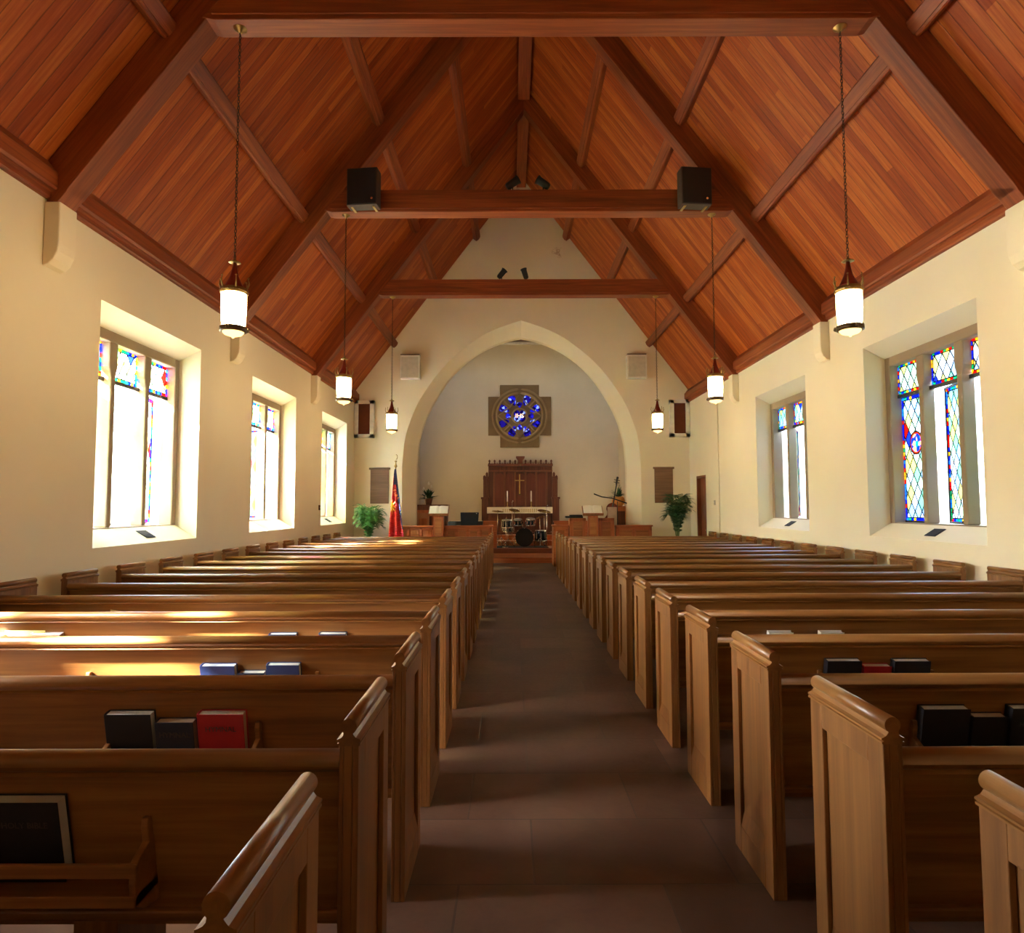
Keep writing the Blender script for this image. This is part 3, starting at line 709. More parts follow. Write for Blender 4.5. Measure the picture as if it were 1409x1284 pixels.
# reading desks
def lectern(x, y, label, mirror):
    t = thing('lectern', label, 'lectern', (x, y, 0))
    b = B().box(-.14, -.1, .0, .14, .16, 1.46).box(-.18, -.14, 0, .18, .2, .12)
    b.build('pedestal', 'choir_z', t, bevel=.008)
    B().box(-.09, -.112, .9, .09, -.1, 1.4).box(-.09, -.112, .2, .09, -.1, .8).build('front_panel', 'burl', t)
    sl_ = R(38)
    b = B(); b.M = Matrix.Translation((0, .02, 1.6)) @ Matrix.Rotation(sl_, 4, 'X')
    b.box(-.29, -.2, -.03, .29, .2, 0).box(-.29, -.21, -.03, .29, -.18, .05); b.build('sloping_top', 'chair', t, bevel=.006)
    o = thing('open_book', 'white open book lying on the %s lectern' % ('left' if mirror < 0 else 'right'), 'book', (x, y+.02, 1.6), group='open books on the lecterns')
    b = B(); b.M = Matrix.Rotation(sl_, 4, 'X')
    b.box(-.275, -.175, .001, .275, .19, .012); b.build('cover', 'navy', o)
    for s in (-1, 1):
        b = B(); b.M = Matrix.Rotation(sl_, 4, 'X')
        b.prism([(0, .012), (s*.265, .012), (s*.265, .022), (s*.18, .034), (s*.06, .04), (0, .024)], 'y', -.17, .185); b.build('page_block', 'paper', o)
lectern(-2.07, 18.62, 'wooden lectern standing in the left choir rail with a white open book', -1)
lectern(2.29, 18.52, 'wooden lectern between the two right desks with a white open book', 1)
for x0, x1, lab in ((1.66, 2.13, 'panelled wooden desk with a flat black top left of the right lectern'), (2.49, 2.94, 'panelled wooden desk right of the right lectern')):
    t = thing('choir_desk', lab, 'desk', ((x0+x1)/2, 18.8, 0)); cx = (x0+x1)/2
    b = B(); pb = B(); panelled(b, pb, x0-cx, x1-cx, 0, 1.38, 0, 1, .08); b.box(x0-cx, .06, 0, x1-cx, .42, 1.36)
    b.build('desk_body', 'choir_z', t, bevel=.006); pb.build('carved_panel', 'burl', t)
t = thing('folded_black_cover', 'flat black cover lying on the desk left of the right lectern', 'cover', (1.80, 18.98, 1.38))
B().box(-.24, -.18, .002, .25, .2, .055).box(-.12, -.15, .055, .24, .18, .09).build('cloth', 'blackcloth', t, bevel=.015)

# left chancel furniture
t = thing('organ_console', 'dark brown wooden cabinet behind the left lectern', 'cabinet', (-2.55, 20.95, .16))
B().box(-.50, -.3, 0, .50, .3, 1.58).build('cabinet_body', 'dark_z', t, bevel=.01); B().box(-.54, -.33, 1.58, .54, .32, 1.62).build('cabinet_top', 'dark_z', t, bevel=.008)
B().box(-.42, -.315, .2, -.04, -.3, 1.45).box(.04, -.315, .2, .42, -.3, 1.45).build('cabinet_door', 'choir_z', t)
t = thing('wooden_chair', 'light wooden chair back beside the chancel arch on the left', 'chair', (-2.72, 20.30, .16))
for x in (-.16, .16):
    B().box(x-.025, -.2, 0, x+.025, -.16, 1.38).build('back_leg', 'chair', t, bevel=.006); B().box(x-.025, .2, 0, x+.025, .24, .45).build('front_leg', 'chair', t, bevel=.006)
B().box(-.19, -.21, .43, .19, .25, .47).build('seat', 'chair', t, bevel=.008); B().box(-.15, -.195, 1.2, .15, -.165, 1.36).build('back_slat', 'chair', t, bevel=.006); B().box(-.15, -.195, .7, .15, -.165, .8).build('back_slat', 'chair', t, bevel=.006)

def leafy(t, n, L, w, m, up=.6, seed=1, z0=0.25):
    rnd = random.Random(seed); b = B()
    for k in range(n):
        a = rnd.uniform(0, 2*math.pi); l = L*rnd.uniform(.6, 1.05); el = rnd.uniform(.35, 1.45)
        P = []; 
        for j in range(6):
            u = j/5; r = l*u*math.cos(el)+.0; z = z0+l*(u*math.sin(el)-u*u*up*rnd.uniform(.5, .8)*math.cos(el)); P.append(Vector((r*math.cos(a), r*math.sin(a), z)))
        sd = Vector((-math.sin(a), math.cos(a), 0)); vs = []
        for j, p in enumerate(P):
            u = j/5; ww = w*math.sin(math.pi*min(1, .15+u*.85))+.002; dz = Vector((0, 0, .25*ww)); vs += [p-sd*ww+dz, p, p+sd*ww+dz]
        b.add([tuple(v) for v in vs], [(3*j+i, 3*j+i+1, 3*j+i+4, 3*j+i+3) for j in range(5) for i in (0, 1)], True)
    b.build('leaves', m, t)
t = thing('peace_lily', 'dark green potted lily on the cabinet behind the left lectern', 'plant', (-2.64, 20.85, 1.78))
B().lathe([(.09, 0), (.13, .2), (.12, .2)], 18).build('pot', 'pot', t)
leafy(t, 60, .46, .04, 'leafdark', .6, 3, .15)
b = B()
for x, y, z in ((-.08, -.1, .18), (0, 0, .62), (.1, -.05, .52), (-.15, -.05, .45)): b.lathe([(.0, 0), (.035, .03), (.02, .09), (.002, .12)], 8, x, y, z)
b.build('white_flower', 'petal', t)
t = thing('electric_keyboard', 'long black electric keyboard behind the left choir rail', 'keyboard', (-1.42, 20.6, .16))
B().box(-.52, -.18, .98, .52, .18, 1.1).build('keyboard_body', 'black', t, bevel=.01); B().box(-.5, -.05, 1.1, .5, .14, 1.108).build('keys', 'paper', t)
for x in (-.4, .4): B().tube([(x, -.15, 0), (x, .0, .98)], .015, 8).build('stand_leg', 'black', t)
t = thing('stage_monitor', 'square black monitor on a stand behind the left choir rail', 'monitor', (-1.30, 20.25, .16))
B().prism([(-.26, 0), (.26, 0), (.285, .40), (-.285, .40)], 'y', -.03, .02).build('screen_housing', 'blackcloth', t, (0, 0, .98), (R(-12), 0, 0), .008)
B().tube([(0, .03, 0), (0, .03, 1.1)], .016, 8).tube([(-.2, 0, .01), (.2, .08, .01)], .012, 6).build('stand', 'black', t)
B().lathe([(.015, 0), (.015, .01)], 10).build('indicator_lamp', 'white', t, (.225, -.115, 1.345), (R(90), 0, 0))
t = thing('covered_stool', 'low blue grey cloth covered stool right of the left lectern', 'stool', (-1.80, 19.9, 0))
B().box(-.12, -.12, .05, .12, .12, 1.27).build('cloth_cover', 'bluecloth', t, bevel=.03); B().box(-.1, -.1, 0, .1, .1, .05).build('base', 'black', t)

# flag
t = thing('church_flag', 'furled red and dark blue flag with a yellow star left of the arch', 'flag', (-3.22, 18.15, 0))
B().tube([(0, .06, 0.02), (0, 0.02, 2.85)], .016, 10).build('pole', 'brass', t)
B().lathe([(.16, 0), (.16, .03), (.04, .06), (.03, .12)], 20, 0, .06).build('base', 'brass', t)
b = B().lathe([(.02, 2.80), (.045, 2.84), (.02, 2.89), (.012, 2.95), (.04, 2.98), (.012, 3.0)], 12, 0, .02)
b.tube([(0+.045*math.sin(a)*(1 if a < 3.4 else -1), .02, 3.10-.07*math.cos(a)) for a in [k*.45 for k in range(13)]], .010, 6)
b.build('finial', 'brass', t)
# cloth: conical folds; columns of u (across) and v (down)
NU, NV = 25, 34
def flagpt(u, v):
    z = 2.76-v*2.1; wl = .02+.155*v**.85; wr = .025+.265*v**1.05
    x = -wl+(wl+wr)*u
    y = -.06-.05*v*math.sin(u*math.pi*4.3+.6)*1.0+.02*math.sin(v*6)
    return (x, y, z)
parts = {'flagblue': B(), 'flagred': B()}
for i in range(NU):
    for j in range(NV):
        u0, u1, v0, v1 = i/NU, (i+1)/NU, j/NV, (j+1)/NV
        uc, vc = (u0+u1)/2, (v0+v1)/2
        k = 'flagblue' if (vc < .20 and uc > .12-.3*(vc-.1)) or (uc > .60+.28*(vc-.2)*2.0 and vc < .78 and vc < .95) and uc > .55 else 'flagred'
        if vc < .10: k = 'flagblue'
        parts[k].add([flagpt(u0, v0), flagpt(u1, v0), flagpt(u1, v1), flagpt(u0, v1)], [(0, 1, 2, 3)], True)
fr_ = parts['flagred'].build('red_field', 'flagred', t); fb_ = parts['flagblue'].build('blue_border', 'flagblue', t)
for q in (fr_, fb_):
    md = q.modifiers.new('s', 'SOLIDIFY'); md.thickness = .006; md.offset = 1
def onflag(x, z, dy=-.016):
    v = (2.76-z)/2.1; wl = .02+.155*v**.85; wr = .025+.265*v**1.05; u = min(1, max(0, (x+wl)/(wl+wr)))
    p = flagpt(u, v); return (x, p[1]+dy, z)
# half star wrapped over the fold
cx, cz = -.07, 1.72; st = []
for k in range(16):
    a = R(90-k*22.5); r = .23 if k % 2 == 0 else .085
    st.append((cx+r*.62*math.cos(a) if math.cos(a) > 0 else cx+.055*math.cos(a)*(1 if k % 2 == 0 else .6), cz+r*math.sin(a)))
vs = [onflag(cx, cz)]+[onflag(x, z) for x, z in st]
B().add(vs, [(0, 1+k, 1+(k+1) % 16) for k in range(16)]).build('star', 'flagyellow', t)
for ch, x, z, rr, sz in (('F', -.035, 2.16, -62, .12), ('I', .0, 2.09, -62, .12), ('R', .03, 2.02, -62, .12), ('E', .065, 1.94, -62, .12)):
    p = onflag(x, z, -.025); text(ch, 'letter', 'flagorange', sz, fr_, p, (R(90), R(60), 0))

# palms
def palm(loc, label, H, Rr, seed, m='leaf', n=20, lean=0):
    t = thing('potted_palm', label, 'plant', loc, group='palms flanking the arch')
    B().lathe([(.13, 0), (.18, .28), (.19, .30), (.17, .30)], 20).build('pot', 'pot', t)
    rnd = random.Random(seed); b = B(); stm = B()
    for k in range(n):
        a = 2*math.pi*k/n*2.4+rnd.uniform(-.3, .3); l = rnd.uniform(.75, 1.1); top = H*rnd.uniform(.72, 1.0); reach = Rr*rnd.uniform(.6, 1.1)
        P = []
        for j in range(11):
            u = j/10; rr = reach*(u**1.5); z = .28+(top-.28)*math.sin(min(1, u*1.25)*math.pi/2)-max(0, u-.6)*1.1*rnd.uniform(.8, 1.1)*reach
            P.append(Vector((rr*math.cos(a), rr*math.sin(a), z)))
        stm.tube(P, .006, 5)
        dirv = Vector((math.cos(a), math.sin(a), 0)); sd = Vector((-math.sin(a), math.cos(a), 0))
        for j in range(3, 11):
            for q in (0, .5):
                if j == 10 and q: continue
                p = P[j].lerp(P[min(j+1, 10)], q); tdir = (P[min(j+1, 10)]-P[j-1]).normalized()
                ll = .24*math.sin(math.pi*(j-2)/9.5)+.07
                for s in (-1, 1):
                    d = (sd*s*.8+tdir*.6).normalized(); d.z -= .25; e = p+d*ll; mid = p+d*ll*.5+Vector((0, 0, .02)); wv = tdir*.011
                    b.add([tuple(p-wv*.5), tuple(p+wv*.5), tuple(mid+wv), tuple(mid-wv), tuple(e)], [(0, 1, 2, 3), (3, 2, 4)])
    stm.build('stems', 'stem', t); b.build('fronds', m, t)
palm((-3.98, 18.25, 0), 'green potted palm in the left corner beside the flag', 1.85, .42, 5, n=44)
palm((4.60, 18.2, 0), 'green potted palm in the right corner beside the wooden door', 2.1, .38, 11, 'leafdark', n=34)

# boards and speakers on the arch wall
def hymn_board(x, label):
    t = thing('hymn_board', label, 'board', (x, YF, 1.81), group='hymn boards on the arch wall')
    B().box(-.27, -.03, 0, .27, 0, 1.02).build('board', 'hymnboard', t, bevel=.004); B().box(-.31, -.06, 1.0, .31, 0, 1.06).build('cap', 'hymnboard', t, bevel=.008)
    b = B()
    for k in range(8): b.box(-.25, -.038, .05+k*.122, .25, -.03, .062+k*.122)
    b.build('rail', 'hymnboard', t)
hymn_board(-3.89, 'brown wooden hymn board above the palm, left of the flag')
hymn_board(4.49, 'brown wooden hymn board above the palm, right of the arch')
for x, s in ((-4.34, 'left'), (4.97, 'right')):
    t = thing('grille_box', 'brown cloth speaker grille in a cream frame in the %s corner' % s, 'speaker', (x, YF, 3.75), group='corner grille boxes')
    B().box(-.29, -.16, 0, -.17, 0, 1.1).box(.17, -.16, 0, .29, 0, 1.1).box(-.29, -.16, 0, .29, 0, .1).box(-.29, -.16, 1.0, .29, 0, 1.1).build('frame', 'white', t, bevel=.004)
    B().box(-.17, -.13, .1, .17, 0, 1.0).build('grille_cloth', 'clothbrown', t)
for x, s in ((-2.985, 'left'), (3.71, 'right')):
    t = thing('wall_speaker', 'cream wall speaker high on the %s side of the arch' % s, 'speaker', (x, YF, 5.48), group='cream speakers flanking the arch')
    B().box(-.29, -.26, 0, .29, -.03, .70).build('cabinet', 'white', t, bevel=.008); B().box(-.25, -.27, .04, .25, -.26, .64).build('grille', 'grille', t)
    B().box(-.08, -.05, .2, .08, 0, .5).build('bracket', 'bronze', t); B().box(-.28, -.24, .70, .28, -.03, .73).build('dark_top', 'bronze', t)
t = thing('security_camera', 'small dark camera on the right curve of the chancel arch', 'camera', (2.93, 19.85, 5.08))
B().box(-.06, -.06, 0, .06, .06, .12).build('housing', 'bronze', t, rot=(0, R(-35), 0), bevel=.01); B().tube([(0, -.06, .05), (0, -.09, .05)], .02, 10).build('lens', 'black', t)
B().tube([(.02, 0, .06), (.16, 0, .06)], .012, 6).build('arm', 'bronze', t)

# drum kit
dz = .32
struct(B().box(-.62, 22.25, dz, 1.25, 24.0, dz+.012).build('trim_5', 'blackcloth'), 'dark mat under the drum kit')
dz += .012
def drum(name, label, loc, r, h, rot, cat='drum', hoop='chrome', frontm='drumhead', legs=None, batter='drumhead'):
    t = thing(name, label, cat, loc)
    M_ = Matrix.Rotation(rot, 4, 'X')
    b = B(); b.M = M_; b.lathe([(r, 0), (r, h)], 32); b.build('shell', 'shell', t)
    b = B(); b.M = M_; b.lathe([(r+.012, -.004), (r+.012, .022), (r, .022)], 32); b.lathe([(r, h-.022), (r+.012, h-.022), (r+.012, h+.004)], 32); b.build('hoop', hoop, t)
    b = B(); b.M = M_; b.lathe([(r-.006, -.007), (r-.006, 0)], 32); b.build('drum_head', frontm, t)
    b = B(); b.M = M_; b.lathe([(r-.006, h), (r-.006, h+.007)], 32); b.build('batter_head', batter, t)
    b = B(); b.M = M_
    for k in range(8):
        a = 2*math.pi*k/8; x, y = (r+.012)*math.cos(a), (r+.012)*math.sin(a); b.box(x-.012, y-.012, h*.25, x+.012, y+.012, h*.75).tube([(x, y, .01), (x, y, h-.01)], .004, 5)
    b.build('lug', 'chrome', t)
    if legs:
        b = B()
        for p, q in legs: b.tube([p, q], .009, 6)
        b.build('leg', 'chrome', t)
    return t
# bass drum lies on its side, axis along y
drum('bass_drum', 'large round black bass drum facing the aisle at the centre of the drum kit', (.44, 22.95, dz+.32), .30, .42, R(90), hoop='blackcloth', frontm='blackcloth', legs=[((-.2, -.35, .0), (-.36, -.45, -.315)), ((.2, -.35, 0), (.36, -.45, -.315))], batter='blackcloth')
drum('snare_drum', 'small dark snare drum low at the left of the kit', (-.12, 23.05, dz+.50), .18, .15, R(4), legs=[((0, 0, 0), (0, 0, -.3)), ((0, 0, -.25), (-.2, -.1, -.495)), ((0, 0, -.25), (.2, -.1, -.495)), ((0, 0, -.25), (0, .2, -.495))])
drum('rack_tom', 'dark rack tom mounted left above the bass drum', (.22, 22.98, dz+.74), .15, .20, R(14), legs=[((.1, 0, .05), (.2, 0, -.14))])
drum('rack_tom', 'dark rack tom mounted right above the bass drum', (.66, 22.98, dz+.74), .16, .22, R(14), legs=[((-.1, 0, .05), (-.2, 0, -.14))])
drum('hanging_tom', 'dark tom with chrome lugs at the left of the drum kit', (-.16, 22.75, dz+.66), .17, .26, R(6), legs=[((0, 0, 0), (0, .02, -.655))])
drum('floor_tom', 'dark floor tom at the right of the drum kit', (1.02, 23.1, dz+.18), .20, .36, R(2), legs=[((-.2, 0, .2), (-.22, 0, -.175)), ((.2, 0, .2), (.22, 0, -.175)), ((0, .2, .2), (0, .22, -.175))])
def cymbal(loc, h, r, tilt, label, boom=(0, 0)):
    t = thing('cymbal', label, 'cymbal', (loc[0], loc[1], dz), group='cymbals on stands')
    b = B().tube([(0, 0, .25), (boom[0], boom[1], h)], .009, 6)
    for k in range(3):
        a = R(30+120*k); b.tube([(0, 0, .3), (.22*math.cos(a), .22*math.sin(a), .008)], .008, 6)
    b.build('stand', 'chrome', t)
    b = B(); b.M = Matrix.Translation((boom[0], boom[1], h)) @ Matrix.Rotation(tilt, 4, 'X') @ Matrix.Rotation(tilt*.6, 4, 'Y')
    b.lathe([(.001, .035), (.03, .03), (.05, .012), (r*.7, .004), (r, -.008), (r, -.010), (.05, .006), (.001, .02)], 32); b.build('disc', 'cymbal', t)
cymbal((-.48, 22.75), 1.22, .21, R(8), 'dark crash cymbal at the far left of the drum kit', (.0, 0))
cymbal((-.36, 23.1), .92, .18, 0, 'hi hat cymbal left of the snare drum')
cymbal((.1, 23.4), 1.25, .20, R(16), 'crash cymbal behind the left rack tom')
cymbal((1.15, 23.2), 1.22, .24, R(14), 'ride cymbal above the floor tom')
cymbal((.98, 22.72), 1.0, .17, R(-12), 'small crash cymbal right of the bass drum')
def mic(loc, h, label):
    t = thing('microphone_stand', label, 'microphone stand', (loc[0], loc[1], dz), group='microphone stands at the drums')
    b = B().tube([(0, 0, .01), (0, 0, h)], .009, 6).lathe([(.12, 0), (.12, .015), (.02, .02)], 18); b.build('pole', 'chrome', t)
    B().tube([(0, 0, h), (.03, -.12, h+.06)], .016, 8).build('microphone', 'chrome', t)
mic((1.2, 22.5), 1.36, 'tall chrome microphone stand right of the bass drum')
mic((.02, 23.6), 1.52, 'chrome microphone stand behind the drum kit at left')
mic((-.2, 22.3), .95, 'short chrome microphone stand left of the kit')
t = thing('drum_throne', 'round black drum stool behind the bass drum', 'stool', (.5, 23.7, dz))
B().lathe([(.17, .44), (.18, .47), (.17, .52)], 20).build('seat', 'blackcloth', t)
b = B().tube([(0, 0, .15), (0, 0, .44)], .015, 8)
for k in range(3): a = R(120*k); b.tube([(0, 0, .2), (.2*math.cos(a), .2*math.sin(a), .01)], .01, 6)
b.build('tripod', 'chrome', t)
# side screens beside the altar steps
t = thing('communion_rail', 'dark wooden rail panel left of the drum kit', 'rail', (-.62, 22.1, .32))
b = B().box(-1.1, 0, 0, .12, .06, .86); b.build('rail_panel', 'choir_x', t); B().box(-1.12, -.03, .86, .14, .09, .91).build('top_rail', 'choir_x', t, bevel=.008)
t = thing('communion_rail', 'dark wooden rail panel right of the drum kit', 'rail', (1.55, 22.1, .32))
b = B().box(-.12, 0, 0, 1.1, .06, .86); b.build('rail_panel', 'choir_x', t); B().box(-.14, -.03, .86, 1.12, .09, .91).build('top_rail', 'choir_x', t, bevel=.008)

# cello, bow-like boom, music stand
t = thing('cello', 'dark red brown cello leaning behind the right desk', 'cello', (2.74, 19.75, .10)); t.rotation_euler = (R(-4), R(11), R(0))
prof = [(0, 1.9), (.06, 1.89), (.13, 1.84), (.165, 1.76), (.16, 1.68), (.115, 1.60), (.11, 1.52), (.15, 1.44), (.205, 1.34), (.215, 1.22), (.17, 1.12), (.08, 1.07), (0, 1.06)]
P = prof+[(-x, z) for x, z in prof[::-1][1:-1]]
P = [(x, z-.15) for x, z in P]
B().prism(P, 'y', -.07, .07).build('body', 'cello', t, bevel=.015)
B().prism([(-.022, 1.35), (.022, 1.35), (.018, 2.35), (-.018, 2.35)], 'y', -.11, -.075).build('neck', 'celloneck', t)
b = B().tube([(0, -.07, 2.32), (0, -.03, 2.45), (.0, -.06, 2.54), (.0, -.11, 2.52)], [.028, .03, .035, .03], 10)
for s in (-1, 1):
    for z in (2.38, 2.45): b.tube([(0, -.05, z), (s*.09, -.05, z)], .012, 6)
b.build('scroll', 'celloneck', t)
B().box(-.05, -.1, 1.2, .05, -.07, 1.23).box(-.03, -.09, .98, .03, -.075, 1.18).build('bridge', 'celloneck', t)
B().tube([(0, 0, .93), (0, 0, -.09)], .008, 6).build('end_pin', 'chrome', t)
t = thing('music_stand', 'black music stand with a long boom across the cello', 'music stand', (3.10, 19.20, 0))
B().tube([(0, 0, .02), (0, 0, 1.86)], .013, 8).tube([(-.2, .05, .01), (.2, .05, .01)], .01, 6).tube([(0, -.2, .01), (0, .2, .01)], .01, 6).build('pole', 'black', t)
B().tube([(-.68, .05, 2.08), (-.45, .04, 1.99), (-.15, .02, 1.95), (.28, 0, 1.80)], .018, 8).build('boom', 'black', t)
t = thing('beige_box', 'pinkish beige box standing in front of the orange wrapped plant', 'box', (3.0, 19.56, 0))
B().box(-.125, -.1, 0, .125, .1, 1.69).build('casing', 'pinkbox', t, bevel=.01)
t = thing('side_cabinet', 'reddish wooden cabinet at the right edge of the chancel arch', 'cabinet', (3.55, 20.9, .16))
B().box(-.30, -.25, 0, .30, .25, 1.52).build('body', 'choir_z', t, bevel=.01); B().box(-.25, -.26, .1, .02, -.25, 1.4).build('cabinet_door', 'dark_z', t)
B().box(-.33, -.28, 1.52, .33, .28, 1.56).build('cabinet_top', 'choir_z', t)
t = thing('wrapped_plant', 'potted lily in a round orange basket on the right cabinet', 'plant', (3.40, 20.85, 1.72))
B().lathe([(.12, 0), (.19, .06), (.21, .16), (.18, .26), (.14, .30)], 20).build('basket', 'basket', t)
leafy(t, 34, .42, .035, 'leafdark', .5, 9, .25)
b = B(); b.tube([(0, 0, .3), (-.1, -.02, .45), (-.22, -.02, .42)], .006, 5).tube([(0, 0, .3), (.02, 0, .6), (.06, 0, .68)], .006, 5); b.build('flower_stem', 'stem', t)

# ---------------------------------------------------------------- lanterns
def lantern_proto():
    t = thing('pendant_lantern', 'x', 'lamp', (0, 0, 0), group='hanging lanterns')
    # origin at the underside of the collar beam; lantern bottom 3.22 m below
    B().lathe([(.001, -.05), (.02, -.05), (.03, -.03), (.065, -.012), (.07, 0)], 20).build('ceiling_rose', 'brass', t)
    b = B(); z = -.05; k = 0
    while z > -2.42:
        a = 0 if k % 2 else math.pi/2; L = .038
        pts = []
        for q in range(10):
            th = 2*math.pi*q/10; u = .011*math.cos(th); w = z-L/2+L/2*1.15*math.sin(th)
            pts.append((u*math.cos(a), u*math.sin(a), w))
        b.tube(pts, .0035, 4, True); z -= .034; k += 1
    b.build('chain', 'chain', t)
    B().lathe([(.004, -2.42), (.012, -2.44), (.055, -2.465), (.06, -2.47), (.05, -2.475), (.02, -2.478)], 20).build('top_disc', 'brass', t)
    B().lathe([(.018, -2.475), (.028, -2.55), (.045, -2.62), (.085, -2.71), (.10, -2.735)], 20).build('cone', 'copper', t)
    b = B().lathe([(.105, -2.735), (.130, -2.74), (.132, -2.79), (.118, -2.795)], 28)
    for k in range(6):
        a = 2*math.pi*k/6; c0, s0 = math.cos(a), math.sin(a)
        b.tube([(.125*c0, .125*s0, -2.75), (.15*c0, .15*s0, -2.69), (.14*c0, .14*s0, -2.64)], [.01, .007, .004], 6)
        b.lathe([(.0, 0), (.012, .01), (0, .02)], 8, .14*c0, .14*s0, -2.645)
    for k in range(16):
        a = 2*math.pi*k/16; b.lathe([(0, 0), (.009, .008), (0, .016)], 6, .134*math.cos(a), .134*math.sin(a), -2.775)
    b.build('crown_ring', 'brass', t)
    B().lathe([(.118, -2.79), (.120, -2.95), (.114, -3.06), (.106, -3.135)], 32).build('glass_shade', 'lampglass', t)
    b = B().lathe([(.112, -3.125), (.128, -3.13), (.130, -3.175), (.114, -3.18)], 28)
    for k in range(3):
        a = 2*math.pi*k/3+.5; c0, s0 = math.cos(a), math.sin(a)
        b.tube([(.126*c0, .126*s0, -2.79), (.118*c0, .118*s0, -3.13)], .004, 5); b.lathe([(.0, 0), (.018, .015), (.012, .04), (0, .05)], 8, .136*c0, .136*s0, -3.175)
    b.build('bottom_ring', 'bronze', t)
    B().lathe([(.105, -3.178), (.085, -3.205), (.04, -3.222), (.012, -3.226), (.012, -3.24), (0, -3.245)], 24).build('bottom_dish', 'lampdish', t)
    return t
MAT['lampdish'] = emis('lit_amber_glass', (1.0, 0.55, 0.15), 1.6)
lp = lantern_proto(); first = True
rows = [(0, 'nearest to the camera'), (1, 'second from the camera'), (2, 'farthest, beside the arch')]
for i, nm in rows:
    for x, sd in ((-2.785, 'left'), (3.40, 'right')):
        lab = 'lit hanging lantern on a chain, %s row, %s' % (sd, nm)
        loc = (x, TY[i+1]-.1, 6.645)
        if first: lp.location = loc; lp['label'] = lab; first = False
        else: dup(lp, loc, None, lab)

# dark speakers on the middle truss
for x, sd, rz in ((-2.42, 'left', -6), (3.03, 'right', 6)):
    t = thing('loudspeaker', 'dark grey loudspeaker on the %s end of the middle truss beam' % sd, 'speaker', (x, TY[2]-.33, 6.64), R(rz), 'loudspeakers on the middle truss')
    b = B(); b.prism([(-.255, 0), (.255, 0), (.255, .625), (-.255, .625)], 'y', -.16, .06); b.M = Matrix.Identity(4)
    o = b.build('cabinet', 'greybox', t, bevel=.01)
    B().box(-.24, -.17, .015, .24, -.16, .61).build('grille', 'black', t, bevel=.004)
    B().lathe([(.02, 0), (.02, .004)], 12).build('badge', 'chrome', t, (.17, -.17, .10), (R(90), 0, 0))
    b = B().box(-.2, -.1, -.012, -.16, .1, 0).box(.16, -.1, -.012, .2, .1, 0); b.build('bracket', 'brass', t)
# spotlights
def spot(x, y, s, label, z=7.02):
    t = thing('spotlight', label, 'spotlight', (x, y, z), group='spotlights on the truss beams')
    B().tube([(0, 0, 0), (0, 0, .14)], .012, 6).lathe([(.04, 0), (.04, .015)], 12).build('yoke', 'black', t)
    b = B(); b.M = Matrix.Translation((0, 0, .17)) @ Matrix.Rotation(R(s*55), 4, 'Y'); b.lathe([(.045, -.12), (.06, -.09), (.065, .08), (.08, .12), (.075, .12)], 18); b.build('lamp_head', 'black', t)
spot(.03, TY[2]-.1, 1, 'left black spotlight on top of the middle truss beam'); spot(.55, TY[2]-.1, -1, 'right black spotlight on top of the middle truss beam')
spot(-.22, TY[3]-.1, .7, 'left black spotlight on top of the far truss beam'); spot(.33, TY[3]-.1, -.3, 'right black spotlight on top of the far truss beam')
for x in (.12, .30):
    t = thing('beam_sensor', 'small white sensor on the middle truss beam, %s of the two' % ('left' if x < .2 else 'right'), 'sensor', (x, TY[2]-.1, 7.02), group='white sensors on the beam')
    B().lathe([(.035, 0), (.035, .05), (.02, .07)], 12).build('case', 'white', t)

